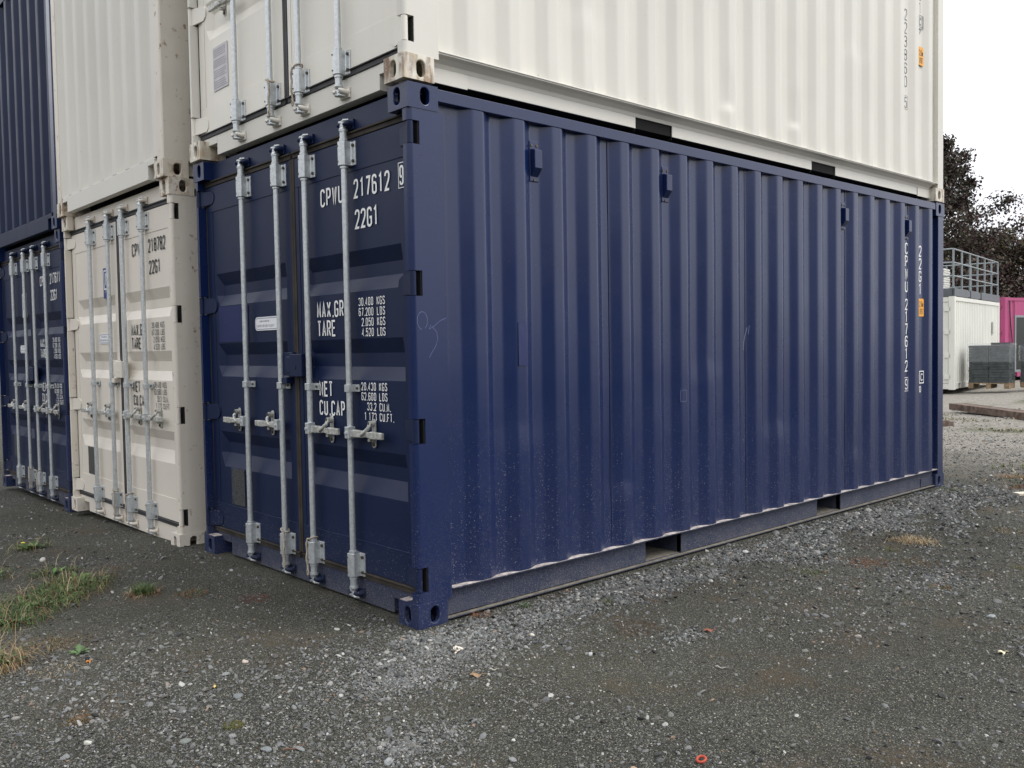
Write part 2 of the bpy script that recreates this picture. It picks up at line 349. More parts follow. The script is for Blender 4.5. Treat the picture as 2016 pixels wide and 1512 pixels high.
def smoothpath(pts, w, h):
    P = [(p[0] * w, p[1] * h, (p[2] if len(p) > 2 else 0) * w * .5) for p in pts]; out = [P[0][:2]]
    for a, b, c in zip(P, P[1:], P[2:]):
        if b[2] <= 0: out.append(b[:2]); continue
        la = math.hypot(a[0] - b[0], a[1] - b[1]); lc = math.hypot(c[0] - b[0], c[1] - b[1]); r = min(b[2], la * .5 if a[2] > 0 else la, lc * .5 if c[2] > 0 else lc)
        pa = (b[0] + (a[0] - b[0]) * r / la, b[1] + (a[1] - b[1]) * r / la); pc = (b[0] + (c[0] - b[0]) * r / lc, b[1] + (c[1] - b[1]) * r / lc)
        for k in range(6):
            t = k / 5; s1 = 1 - t
            out.append((s1 * s1 * pa[0] + 2 * s1 * t * b[0] + t * t * pc[0], s1 * s1 * pa[1] + 2 * s1 * t * b[1] + t * t * pc[1]))
    out.append(P[-1][:2]); res = [out[0]]
    for p in out[1:]:
        if math.hypot(p[0] - res[-1][0], p[1] - res[-1][1]) > 1e-5: res.append(p)
    return res

def ribbon(mb, path, th, T, closed=False):
    n = len(path); L_, R_ = [], []
    for i in range(n):
        a = path[i - 1] if (i > 0 or closed) else None; c = path[(i + 1) % n] if (i < n - 1 or closed) else None; b = path[i]
        ds = []
        for p, q in ((a, b), (b, c)):
            if p is not None and q is not None:
                l = math.hypot(q[0] - p[0], q[1] - p[1]) or 1e-9; ds.append(((q[0] - p[0]) / l, (q[1] - p[1]) / l))
        if len(ds) == 2:
            nx, ny = -(ds[0][1] + ds[1][1]), ds[0][0] + ds[1][0]; l = math.hypot(nx, ny) or 1e-9; nx /= l; ny /= l
            k = 1 / max(.5, nx * -ds[0][1] + ny * ds[0][0])
        else: nx, ny = -ds[0][1], ds[0][0]; k = 1
        L_.append((b[0] + nx * th / 2 * k, b[1] + ny * th / 2 * k)); R_.append((b[0] - nx * th / 2 * k, b[1] - ny * th / 2 * k))
    m = n if closed else n - 1
    mb.add([T(p) for p in L_ + R_], [(i, (i + 1) % n, (i + 1) % n + n, i + n) for i in range(m)])

def write(mb, s, org, U, V, h, w, pitch, th, right=False):
    org, U, V = Vector(org), Vector(U), Vector(V); adv = []
    for ch in s: adv.append(pitch * (.5 if ch in '.\'' else .55 if ch == ' ' else .7 if ch == '1' and 0 else 1))
    x = -sum(adv) + (pitch - w) if right else 0
    for ch, a in zip(s, adv):
        T = (lambda ox: (lambda p: org + U * (p[0] + ox) + V * p[1]))(x + th / 2)
        ww, hh = w - th, h - th
        Tb = lambda p, T=T: T((p[0], p[1] + th / 2))
        if ch == '.': mb.add([Tb(p) for p in ((0, -th / 2), (th, -th / 2), (th, th / 2), (0, th / 2))], [(0, 1, 2, 3)])
        elif ch != ' ':
            gdef = GL[ch]
            if gdef == 'ring':
                pth = smoothpath([(.5, 1), (1, 1, 1), (1, 0, 1), (0, 0, 1), (0, 1, 1), (.5, 1)], ww, hh)[:-1]; ribbon(mb, pth, th, Tb, True)
                if ch == 'Q': ribbon(mb, [(ww * .5, hh * .2), (ww, -hh * .05)], th, Tb)
            else:
                for pl in gdef: ribbon(mb, smoothpath(pl, ww, hh), th, Tb)
        x += a

def frame_rect(mb, org, U, V, w, h, th):
    org, U, V = Vector(org), Vector(U), Vector(V)
    ribbon(mb, [(0, 0), (w, 0), (w, h), (0, h)], th, lambda p: org + U * p[0] + V * p[1], True)

# ------------------------------------------------------------------ container
LN, WD, HT = 6.02, 2.438, 2.591

def stadium(cx, cy, w, h, n=8):
    r = w / 2; pts = []
    for i in range(n + 1): a = math.pi * i / n; pts.append((cx + r * math.cos(a), cy + (h / 2 - r) + r * math.sin(a)))
    for i in range(n + 1): a = math.pi + math.pi * i / n; pts.append((cx + r * math.cos(a), cy - (h / 2 - r) + r * math.sin(a)))
    return pts

def casting_mb(sx, sy, sz):
    """corner fitting: a thick-walled box with an oval hole in each outer face; corner at the origin, growing along the signs"""
    X, Y, Z = .178, .162, .118; mb = MB()
    def face(Wd, Hd, hole, P, depth=.026):
        hp = stadium(*hole); n = len(hp); cx, cy = hole[:2]; outer = []
        for p in hp:   # project from the hole centre onto the rectangle
            dx, dy = p[0] - cx, p[1] - cy
            k = min([((Wd - cx) / dx if dx > 1e-9 else 1e9), (-cx / dx if dx < -1e-9 else 1e9), ((Hd - cy) / dy if dy > 1e-9 else 1e9), (-cy / dy if dy < -1e-9 else 1e9)]); outer.append((cx + dx * k, cy + dy * k))
        corners = [(0, 0), (Wd, 0), (Wd, Hd), (0, Hd)]
        for c in corners:   # snap the nearest projected point to each corner
            j = min(range(n), key=lambda i: (outer[i][0] - c[0]) ** 2 + (outer[i][1] - c[1]) ** 2); outer[j] = c
        vs = [P(p, 0) for p in outer] + [P(p, 0) for p in hp] + [P(p, depth) for p in hp]
        mb.add(vs, [(i, (i + 1) % n, (i + 1) % n + n, i + n) for i in range(n)] + [(i + n, (i + 1) % n + n, (i + 1) % n + 2 * n, i + 2 * n) for i in range(n)])
    face(X, Z, (.100, .056, .052, .080), lambda p, t: (p[0], t, p[1]))
    face(Y, Z, (.089, .056, .050, .080), lambda p, t: (t, p[0], p[1]))
    face(Y, X, (.089, .100, .064, .124), lambda p, t: (p[1], p[0], t))
    mb.add([(X, 0, 0), (X, Y, 0), (X, Y, Z), (X, 0, Z)], [(0, 1, 2, 3)]); mb.add([(0, Y, 0), (X, Y, 0), (X, Y, Z), (0, Y, Z)], [(0, 1, 2, 3)])
    mb.add([(0, 0, Z), (X, 0, Z), (X, Y, Z), (0, Y, Z)], [(0, 1, 2, 3)])
    mb.v = [(a * sx, b * sy, c * sz) for a, b, c in mb.v]
    return mb

def corr_panel(mb, along, a0, a1, z0, z1, base, depth, seq, sign, dents=(), rows=34, seed=1, waves=.0012):
    """seq: list of (position, level) of the bends; surface offset = base + sign*depth*level; along = 'x' or 'y'"""
    pts = []
    for i, (p, lv) in enumerate(seq):
        if 0 < i < len(seq) - 1:
            p0, l0 = seq[i - 1]; p1, l1 = seq[i + 1]; e = min(.012, (p - p0) * .45, (p1 - p) * .45)
            ka = (lv - l0) / (p - p0) if p > p0 else 0; kb = (l1 - lv) / (p1 - p)
            pts += [(p + t_, lv + (kb * (t_ + e) ** 2 - ka * (t_ - e) ** 2) / (4 * e)) for t_ in (-e, -e / 2, 0, e / 2, e)]
        else: pts.append((p, lv))
    if dents:
        fine = [pts[0]]
        for a_, b_ in zip(pts, pts[1:]):
            m_ = 3 if b_[0] - a_[0] > .03 and any(abs(a_[0] - q_[0]) < .35 for q_ in dents) else 1
            fine += [(a_[0] + (b_[0] - a_[0]) * k_ / m_, a_[1] + (b_[1] - a_[1]) * k_ / m_) for k_ in range(1, m_ + 1)]
        pts = fine
    zs = np.linspace(z0, z1, rows); P = np.array(pts); A, Zg = np.meshgrid(P[:, 0], zs, indexing='ij')
    off = base + sign * depth * np.repeat(P[:, 1:2], rows, 1)
    off = off + sign * (vnoise(A, Zg, .55, seed) - .5) * waves * 2 + sign * (vnoise(A, Zg, .2, seed + 3) - .5) * waves
    for (da, dz, rad, dep) in dents:
        rr = np.hypot((A - da) / rad, (Zg - dz) / (rad * np.where(Zg > dz, 3.0, .55))); off += sign * dep * np.clip(1 - rr, 0, 1) ** 1.3
    nA = len(pts); V = []
    for i in range(nA):
        for j in range(rows): V.append((A[i, j], off[i, j], Zg[i, j]) if along == 'x' else (off[i, j], A[i, j], Zg[i, j]))
    mb.add(V, [(i * rows + j, (i + 1) * rows + j, (i + 1) * rows + j + 1, i * rows + j + 1) for i in range(nA - 1) for j in range(rows - 1)], True)

def side_seq():
    s = [(.2, 0), (.252, 0) , (.262, .25), (.300, .95), (.329, 1), (.397, 0)]
    s = [(.2, .75), (.245, 1), (.329, 1), (.397, 0)]
    for k in range(20):
        x = .467 + .2795 * k; s += [(x, 0), (x + .068, 1)]
        if k < 19: s += [(x + .140, 1), (x + .2095, 0)]
    return s + [(LN - .12, 1)]
def end_seq(y0, y1):
    s = [(y0, 0)]; n = 8; p = (y1 - y0) / n
    for k in range(n):
        a = y0 + k * p; s += [(a + p * .30, 0), (a + p * .5, 1), (a + p * .80, 1), (a + p, 0)]
    return s[:-1] + [(y1, 0)]

NOTCH = [(.172, .292), (.888, 1.008), (1.592, 1.712), (2.305, 2.415)]

def door_post(parent, mat, right, mat_c):
    fy = (lambda y: y) if right else (lambda y: WD - y); mb = MB()
    arc = [(.030 - .025 * math.cos(a), .028 - .025 * math.sin(a)) for a in [math.pi / 2 * i / 10 for i in range(11)]]
    full = [(.066, .10), (.066, .052), (.005, .052)] + arc + [(.208, .003), (.212, .007), (.212, .050), (.11, .050), (.11, .10)]
    cut = [(.066, .10), (.066, .003), (.208, .003), (.212, .007), (.212, .050), (.11, .050), (.11, .10)]
    zc = .118
    for a, b in NOTCH + [(HT - .118, None)]:
        mb.prism([(p[0], fy(p[1])) for p in full], 'z', zc, a)
        if b: mb.prism([(p[0], fy(p[1])) for p in cut], 'z', a, b); zc = b
    o = mb.build('corner_post', mat, parent)
    return o

BARS = {'right': (1.012, .600), 'left': (1.785, 1.340)}

def bar_hw(door, yb, side, mats, rope=0, first=True):
    """one locking bar with its brackets, cams and lever; side -1: lever points to -y"""
    xb = .022; g = M['galv']
    mb = MB(); mb.cyl((xb, yb, .085), (xb, yb, 2.505), .0163, n=16); mb.build('locking_bar', g, door)
    for zc in (.212, 2.356):      # guide brackets
        mb = MB(); z0, z1 = zc - .062, zc + .062
        poly = [(.060, yb + .026), (.004, yb + .026), (-.004, yb + .018), (-.004, yb - .012), (.010, yb - .027), (.046, yb - .027), (.050, yb - .031), (.050, yb - .062), (.060, yb - .062)]
        mb.prism(poly, 'z', z0, z1)
        o = mb.build('bar_bracket', g, door, .003)
        for zz in (z0 + .022, z1 - .022):
            mb = MB(); mb.cyl((.050, yb - .048, zz), (.041, yb - .048, zz), .0085, n=8); mb.build('bolt', M['bolt'], door)
            mb = MB(); mb.cyl((-.003, yb + .016, zz), (-.006, yb + .016, zz), .005, n=8); mb.build('bolt', M['bolt'], door)
        sgn = 1 if zc > 1 else -1; mb = MB()
        mb.cyl((xb, yb, zc - sgn * .075), (xb, yb, zc - sgn * .065), .0215, n=16); mb.build('bar_collar', g, door); mb = MB()
        for dz, rr, hh in ((.070, .0225, .012), (.118, .0225, .010)):
            mb.cyl((xb, yb, zc + sgn * dz - hh / 2), (xb, yb, zc + sgn * dz + hh / 2), rr, n=16)
        mb.cyl((xb, yb, zc + sgn * .070), (xb, yb, zc + sgn * .118), .019, n=16)
        mb.cyl((xb, yb, zc + sgn * .123), (xb, yb, zc + sgn * .134), .024, .017, n=16)
        mb.build('bar_collar', g, door)
        # cam: stem with two claws hooking round the keeper
        zt = zc + sgn * .134; mb = MB(); mb.cyl((xb, yb, zt), (xb, yb, zt + sgn * .034), .013, n=10)
        for q in (-1, 1):
            pts = [(xb, yb, zt + sgn * .017 + q * .009), (xb - .006, yb + .022, zt + sgn * .018 + q * .010), (xb + .010, yb + .034, zt + sgn * .012 + q * .014), (xb + .024, yb + .030, zt + sgn * .010 + q * .017)]
            mb.tube(pts, [.010, .009, .007, .005], 7)
            pts = [(xb, yb, zt + sgn * .02 + q * .006), (xb - .008, yb - .018, zt + sgn * .026 + q * .007), (xb + .012, yb - .032, zt + sgn * .028 + q * .01)]
            mb.tube(pts, [.009, .008, .005], 7)
        mb.build('locking_cam', g, door)
        mb = MB(); kz = zt + sgn * .016
        mb.box(.050, .061, yb - .050, yb + .042, kz - .027, kz + .027)
        for yy in (-.036, .030):
            mb.tube([(.055, yb + yy, kz), (.030, yb + yy * 1.05, kz + sgn * .002), (.012, yb + yy * .95, kz - sgn * .004), (.004, yb + yy * .7, kz - sgn * .008)], [.017, .015, .012, .008], 8)
        mb.build('cam_keeper', mats['keeper'], door, .003)
    mb = MB(); zc = 1.142      # mid clamp
    mb.prism([(.060, yb + .019), (.006, yb + .021), (.000, yb + .014), (.000, yb - .014), (.010, yb - .020), (.046, yb - .022), (.046, yb - .052), (.058, yb - .052)], 'z', zc - .019, zc + .019); mb.build('bar_clamp', g, door, .002)
    mb = MB(); mb.cyl((.046, yb - .040, zc), (.038, yb - .040, zc), .007, n=8); mb.build('bolt', M['bolt'], door)
    # lever handle, hub on the bar, retainer on the door
    zh = .912; k = side
    mb = MB(); mb.box(-.014, .030, min(yb, yb + k * .036) - .002, max(yb, yb + k * .036), zh - .031, zh + .031)
    mb.cyl((-.014, yb + k * .016, zh), (-.022, yb + k * .016, zh), .008, n=8); mb.build('handle_hub', g, door, .005)
    mb = MB(); y = lambda t: yb + k * t
    prof = [(.030, .020, .016), (.085, .019, .014), (.125, .017, .013), (.165, .013, .010), (.205, .016, .012), (.215, .019, .011), (.315, .017, .009)]
    V = []
    for tt, hz, hx in prof:
        xc = .012 + .02 * math.sin(min(1, tt / .2) * math.pi) * .5
        V += [(xc - hx, y(tt), zh - hz - .004), (xc - hx, y(tt), zh + hz - .004), (xc + hx, y(tt), zh + hz - .004), (xc + hx, y(tt), zh - hz - .004)]
    mb.add(V, [(i * 4 + j, i * 4 + (j + 1) % 4, (i + 1) * 4 + (j + 1) % 4, (i + 1) * 4 + j) for i in range(len(prof) - 1) for j in range(4)] + [(3, 2, 1, 0), tuple(len(V) - 4 + j for j in range(4))])
    mb.build('lever_handle', M['handle'], door, .004)
    mb = MB(); yr = y(.176)
    mb.prism([(p[0], p[1]) for p in stadium(yr, zh, .034, .150)], 'x', .050, .058)
    mb.tube([(.030, yr, zh + .052), (.018, yr + k * .002, zh + .030), (.006, yr - k * .022, zh + .008), (.004, yr - k * .048, zh - .006), (.012, yr - k * .05, zh - .018)], [.013, .011, .010, .009, .006], 8)
    mb.cyl((.050, yr, zh + .050), (.024, yr, zh + .050), .016, n=12); mb.box(.02, .05, yr - .012, yr + .012, zh - .040, zh - .024)
    mb.build('handle_retainer', M['handle'], door, .002)
    for a_, b_, h_, r_b in ((.026, .016, .052, .008), (.050, .042, -.055, .010)): mb = MB(); mb.cyl((a_, yr, zh + h_), (b_, yr, zh + h_), r_b, n=8); mb.build('bolt', M['bolt'], door)
    if rope:
        mb = MB(); s_ = rope; zt = .292
        ring = [(xb - .024 * math.cos(a), yb - .024 * math.sin(a), zt + .010 * math.sin(a) * s_) for a in [2 * math.pi * i / 14 for i in range(15)]]
        mb.tube(ring, .0045, 6)
        pts = [(xb - .024, yb + s_ * .020, zt), (xb - .026, yb + s_ * .032, zt - .03)]
        for i in range(12): tt = i / 11; pts.append((xb - .026 + .003 * math.sin(tt * 9), yb + s_ * (.034 - .006 * tt), zt - .05 - .13 * tt))
        mb.tube(pts, [.0055 + .001 * (i % 2) for i in range(len(pts))], 6)
        c = pts[-1]; mb.tube([(c[0], c[1] + .009 * math.sin(a), c[2] - .014 + .016 * math.cos(a)) for a in [2 * math.pi * i / 10 for i in range(11)]], .004, 6)
        mb.build('seal_cord', M['rope'], door)

def door_leaf(root, which, mats, recesses, label=None):
    y0, y1 = (.062, 1.188) if which == 'right' else (1.240, WD - .062)
    r0, r1 = (.150, 1.120) if which == 'right' else (1.314, 2.262)
    z0, z1 = .176, 2.434; D = .034; xf = .062; e = .045
    zs = [z0]
    lv = [0]
    for (a, b, c, dd) in sorted(recesses, key=lambda q: q[3]): zs += [dd, c, b, a]; lv += [0, 1, 1, 0]
    zs.append(z1); lv.append(0)
    ys = [y0, r0, r0 + .014, (r0 + r1) / 2, r1 - e, r1, y1]; my = [0, 0, 1, 1, 1, 0, 0]
    mb = MB(); V = []
    for i, yy in enumerate(ys):
        for j, zz in enumerate(zs): V.append((xf + D * min(lv[j], my[i]), yy, zz))
    nz = len(zs); mb.add(V, [(i * nz + j, (i + 1) * nz + j, (i + 1) * nz + j + 1, i * nz + j + 1) for i in range(len(ys) - 1) for j in range(nz - 1)])
    # rim and back
    mb.add([(xf, y0, z0), (xf, y1, z0), (xf, y1, z1), (xf, y0, z1), (.13, y0, z0), (.13, y1, z0), (.13, y1, z1), (.13, y0, z1)], [(0, 1, 5, 4), (1, 2, 6, 5), (2, 3, 7, 6), (3, 0, 4, 7), (4, 5, 6, 7)])
    o = mb.build('door', mats['door'], root)
    if label: o['label'] = label
    mb = MB()      # frame members standing 3 mm proud, meeting end to end
    for a, b in ((z0 + .002, .340), (2.268, z1 - .002)): mb.box(xf - .0035, xf - .0002, y0 + .002, y1 - .002, a, b)
    for a, b in ((y0 + .002, r0 - .035), (r1 + .03, y1 - .002)): mb.box(xf - .0030, xf - .0002, a, b, .3402, 2.2678)
    mb.build('door_frame', mats['door'], o, .0012, 1)
    g = MB(); gy = (y0 - .0, y1 + .0)
    g.box(.055, .075, y0 - .012, y1 + .012, 2.436, 2.474); g.box(.046, .055, y0 - .012, y1 + .012, 2.460, 2.470)
    g.box(.055, .075, y0 - .012, y1 + .012, .140, .174); g.box(.046, .055, y0 - .012, y1 + .012, .166, .173)
    yc = (y1 + .002, y1 + .025) if which == 'right' else (y0 - .025, y0 - .002); g.box(.056, .075, *yc, .176, 2.434)
    yo = (y0 - .010, y0 - .001) if which == 'right' else (y1 + .001, y1 + .012); g.box(.058, .075, *yo, .176, 2.434)
    g.build('gasket', mats['gasket'], o, .002)
    # hinges
    fy = (lambda y: y) if which == 'right' else (lambda y: WD - y)
    for a, b in NOTCH:
        h = MB(); zc = (a + b) / 2
        h.cyl((.024, fy(.022), a + .003), (.024, fy(.022), b - .003), .0165, n=12)
        prof = [(.034, a + .008), (.150, a + .016), (.176, a + .035), (.182, zc), (.176, b - .035), (.150, b - .016), (.034, b - .008)]
        hv = [(.020 + (.034 if p[0] > .1 else 0.006), fy(p[0]), p[1]) for p in prof] + [(.030 + (.032 if p[0] > .1 else .008), fy(p[0]), p[1]) for p in prof]; n = 7
        h.add(hv, [tuple(range(n)), tuple(range(n, 2 * n))[::-1]] + [(i, (i + 1) % n, (i + 1) % n + n, i + n) for i in range(n)])
        h.build('hinge', mats['door'], o, .002)
        h = MB(); ya, yb_ = sorted((fy(.0075), fy(.0515))); h.box(.0585, .0655, ya, yb_, a + .001, b - .001); h.build('slot_shade_plate', M['black'], o)  # black plate painting the shade inside the hinge slot
    return o

UY, VZ = (0, -1, 0), (0, 0, 1)
def door_text(door, prefix, num, chk, ink, side_ok=True):
    mb = MB(); X = .0575
    write(mb, prefix, (X, .905, 2.120), UY, VZ, .098, .047, .061, .0125); write(mb, num, (X, .570, 2.124), UY, VZ, .100, .044, .0565, .0125)
    write(mb, chk, (X, .160, 2.134), UY, VZ, .096, .034, .05, .0115); frame_rect(mb, (X, .168, 2.122), UY, VZ, .050, .120, .004)
    write(mb, '22G1', (X, .565, 1.966), UY, VZ, .101, .046, .0565, .0125)
    write(mb, 'MAX.GR.', (X, .970, 1.520), UY, VZ, .089, .040, .0520, .0110); write(mb, 'TARE', (X, .970, 1.417), UY, VZ, .089, .040, .0500, .0110)
    for i, (a, b) in enumerate((('30.480', 'KGS'), ('67.200', 'LBS'), ('2.050', 'KGS'), ('4.520', 'LBS'))):
        z = 1.568 - .0525 * i; write(mb, a, (X, .413, z), UY, VZ, .043, .0195, .0258, .0050, True); write(mb, b, (X, .380, z), UY, VZ, .043, .0195, .0262, .0050)
    write(mb, 'NET', (X, .966, 1.088), UY, VZ, .085, .040, .0500, .0110); write(mb, 'CU.CAP.', (X, .969, .985), UY, VZ, .083, .038, .0500, .0108)
    for i, (a, b) in enumerate((('28.430', 'KGS'), ('62.680', 'LBS'), ('33.2', 'CU.M.'), ('1 173', 'CU.FT.'))):
        z = 1.131 - .0515 * i; write(mb, a, (X, .405, z), UY, VZ, .042, .0195, .0258, .0050, True); write(mb, b, (X, .376, z), UY, VZ, .042, .0195, .0262, .0050)
    return mb.build('lettering', ink, door)

def rounded(w, h, r, n=5):
    P = []
    for cx, cy, a0 in ((w - r, h - r, 0), (r, h - r, 90), (r, r, 180), (w - r, r, 270)):
        for i in range(n + 1): a = R(a0 + 90 * i / n); P.append((cx + r * math.cos(a), cy + r * math.sin(a)))
    return P

def left_door_things(door, mats, ink, kind):
    X = .0575
    if kind != 'upper':
        mb = MB(); mb.prism([(1.716 - p[0], 1.470 + p[1]) for p in rounded(.300, .082, .028)], 'x', .0585, .0560); o = mb.build('sticker', M['sticker'], door)
        t = MB(); P = rounded(.284, .066, .022); ribbon(t, [(p[0], p[1]) for p in P], .0035, lambda p: Vector((.0553, 1.708 - p[0], 1.478 + p[1])), True)
        write(t, 'MANUFACTURED FOR', (.0553, 1.655, 1.521), UY, VZ, .010, .0060, .0080, .0016); write(t, 'CARTEN OR EQUIVALENT', (.0553, 1.695, 1.490), UY, VZ, .015, .0085, .0118, .0020)
        t.build('sticker_text', M['ink_grey'], door)
        mb = MB(); mb.box(.0565, .0600, 1.925, 2.112, .350, .588); mb.build('data_plate', mats['plate'], door, .001)
        for yy in (1.935, 2.102):
            for zz in (.360, .578): mb = MB(); mb.cyl((.0565, yy, zz), (.0545, yy, zz), .005, n=6); mb.build('rivet', M['bolt'], door)
        t = MB()
        for i in range(11): t.box(.0558, .0563, 1.95, 2.03 + .05 * ((i * 7) % 3) / 2, .375 + i * .018, .375 + i * .018 + .006)
        t.build('plate_relief', M['bolt'], door)
    if kind == 'main':
        mb = MB(); mb.box(.0585, .0612, 1.815, 2.235, 1.408, 1.638); mb.build('fresh_paint_patch', M['patch'], door)
    if kind in ('cream', 'far'):
        back, fore = (M['sign_blue'], M['sticker']) if kind == 'cream' else (M['ink_white'], M['sign_blue'])
        mb = MB(); mb.box(.0575, .0600, 1.415, 1.575, 1.84, 2.085); mb.build('sign_plate', back, door)
        t = MB(); frame_rect(t, (.0568, 1.552, 1.915), UY, VZ, .114, .148, .012); write(t, 'P', (.0568, 1.520, 1.938), UY, VZ, .104, .052, .06, .014)
        write(t, 'CPW', (.0568, 1.532, 1.885), UY, VZ, .018, .018, .028, .003); t.build('sign_mark', fore, door)
    if kind == 'upper':
        mb = MB(); mb.box(.0572, .0600, 1.955, 2.165, .415, .690); mb.build('paper_notice', M['paper'], door)
        t = MB(); rr = random.Random(3)
        for i in range(19):
            z = .672 - i * .0132
            if i % 5 == 4: continue
            y = 2.155
            while y > 1.98:
                w = rr.uniform(.008, .03); 
                if y - w < 1.965: break
                t.box(.0566, .0570, y - w, y, z - .0045, z); y -= w + .005
        t.build('notice_text', M['ink_grey'], door)

def container(name, loc, label, mats, front='door', text=None, side=True, recesses=None, kind='main', vents=(), marks=None, dents=(), pocket_plate=True, ropes=True, rails_dust=True, group='shipping containers stacked in the yard', pockets=((1.733, 2.087), (3.778, 4.139)), ln=None, rz=0, ht=None):
    global LN, HT
    keep = (LN, HT)
    if ln: LN = ln
    if ht: HT = ht
    root = empty(name, loc, label, 'shipping container', group, rz)
    for ex in (0, 1):
        for ey in (0, 1):
            for ez in (0, 1):
                cm = mats['casting_top'] if ez else mats['casting_low']
                mb = casting_mb(-1 if ex else 1, -1 if ey else 1, -1 if ez else 1)
                mb.build('corner_casting', cm, root, .005, loc=(LN * ex, WD * ey, HT * ez))
    # posts
    if front == 'door':
        door_post(root, mats['post'], True, None); door_post(root, mats['post'], False, None)
        fr = []
    else: fr = [0]
    for ex in fr + [1]:
        for ey in (0, 1):
            X = (lambda v: LN - v) if ex else (lambda v: v); Y = (lambda v: WD - v) if ey else (lambda v: v)
            w = .205 if not ex else .125
            mb = MB(); mb.prism([(X(a), Y(b)) for a, b in ((.004, .110), (.004, .012), (.012, .004), (w, .004), (w, .062), (.06, .070), (.05, .110))], 'z', .118, HT - .118)
            mb.build('corner_post', mats['post'], root, .003)
    # rails
    for ey in (0, 1):
        Y = (lambda a, b: (WD - b, WD - a)) if ey else (lambda a, b: (a, b)); x0, x1 = .178, LN - .178
        mb = MB(); mb.box(x0, x1, *Y(.004, .064), HT - .067, HT - .007); mb.build('top_rail', mats['side'], root, .003)
        xa = .212 if front == 'door' else .206
        mb = MB(); mb.box(xa, LN - .125, *Y(-.001, .075), .156, .162)        # top flange
        px = [x0] + [v for p in pockets for v in p] + [x1]
        for a, b in zip(px[::2], px[1::2]):
            if pocket_plate: mb.box(a, b, *Y(.033, .040), .0225, .1555)
            else: mb.box(a, b, *Y(.062, .069), .0360, .1030)
        if not pocket_plate:
            fy_ = (lambda v: WD - v) if ey else (lambda v: v)
            mb.prism([(fy_(p), q) for p, q in ((.004, .1555), (.004, .149), (.030, .140), (.054, .122), (.062, .1032), (.070, .1032), (.070, .1555))], 'x', x0, x1)
        segs = [(x0, x1)] if pocket_plate else []
        for a, b in segs: mb.box(a, b, *Y(.004, .048), .0125, .0185)
        for a in (x0, x1 - .25): mb.box(a, a + .25, *(Y(.026, .0325) if pocket_plate else Y(.055, .0615)), .0262, .100)   # doublers by the castings
        o = mb.build('bottom_rail', mats['rail'], root, .0015)
        if not ey:
            if rails_dust:
                m2 = MB(); N = 400; xs = np.linspace(xa + .001, LN - .127, N); v = []
                for x in xs: v += [(x, .0005 + .002 * random.random(), .1628), (x, .050, .1640)]
                m2.add(v, [(2 * i, 2 * i + 2, 2 * i + 3, 2 * i + 1) for i in range(N - 1)]); m2.build('ledge_dust', M['ledge'], o)
                m2 = MB(); m2.box(x0, x1, .0045, .0325, .0190, .0205); m2.build('flange_dust', M['dust'], o)
            for a, b in pockets:      # fork pocket tunnel through the floor
                m3 = MB(); m3.box(a - .004, a, .0705, WD - .0405, .0190, .1555); m3.box(b, b + .004, .0705, WD - .0405, .0190, .1555)
                m3.box(a, b, .0405, WD - .0405, .150, .1555)
                if pocket_plate: m3.box(a, b, .0485, WD - .0405, .0125, .0205)
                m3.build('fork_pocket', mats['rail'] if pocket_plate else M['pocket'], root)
                if pocket_plate:
                    m4 = MB(); m4.box(a + .002, b - .002, .0490, .9, .0207, .0222); m4.build('pocket_dust', M['dust'], root)
    if not pocket_plate:
        mb = MB(); mb.box(.19, LN - .19, .0725, WD - .0725, .040, .1560); mb.build('underframe_shade', M['black'], root)  # floor structure as one black box, painting shade into the gap beneath
    # side panels
    wave = .0013
    for ey in (0, 1):
        mb = MB(); base, sg = (.006, 1) if not ey else (WD - .006, -1)
        corr_panel(mb, 'x', .2, LN - .12, .1640, HT - .068, base, .036, side_seq() if ln is None else side_seq_n(LN), sg, dents if not ey else (), (100 if dents else 40) if not ey else 4, 1 + ey, wave)
        sp = mb.build('side_panel', mats['side'], root)
        if not ey: near_panel = sp
    # roof, floor
    mb = MB()
    n = 24
    for k in range(n):
        a = .12 + (LN - .24) * k / n; b = .12 + (LN - .24) * (k + 1) / n
        mb.box(a + .012, b - .012, .11, WD - .11, HT - .030, HT - .012)
    mb.box(.12, LN - .12, .062, WD - .062, HT - .036, HT - .028); mb.build('roof', mats['side'], root)
    mb = MB(); mb.box(.13, LN - .1, .045, WD - .045, .157, .180); mb.build('floor', M['wood'], root)
    # far end
    def closed_end(ex):
        X = (lambda a, b: (LN - b, LN - a)) if ex else (lambda a, b: (a, b)); g = MB()
        base, sg = (LN - .010, -1) if ex else (.010, 1)
        corr_panel(g, 'y', .11, WD - .11, .155, HT - .120, base, .045, end_seq(.11, WD - .11), sg, (), 14, 5, .001); g.build('end_panel', mats['end'], root)
        g = MB(); g.box(*X(.004, .07), .162, WD - .162, HT - .119, HT - .008); g.build('end_header', mats['end'], root, .003); g = MB()
        c0, c1 = .162, .285
        g.box(*X(.004, .06), c1, WD - c1, .0125, .150); g.box(*X(.004, .06), c0, c1, .108, .150); g.box(*X(.004, .06), WD - c1, WD - c0, .108, .150)
        g.build('end_rail', mats['end'], root, .003)
        for y in (c1, WD - c1 - .004): g = MB(); g.box(*X(.061, .30), y, y + .004, .0125, .108); g.build('sill_recess', mats['end'], root)
    closed_end(1)
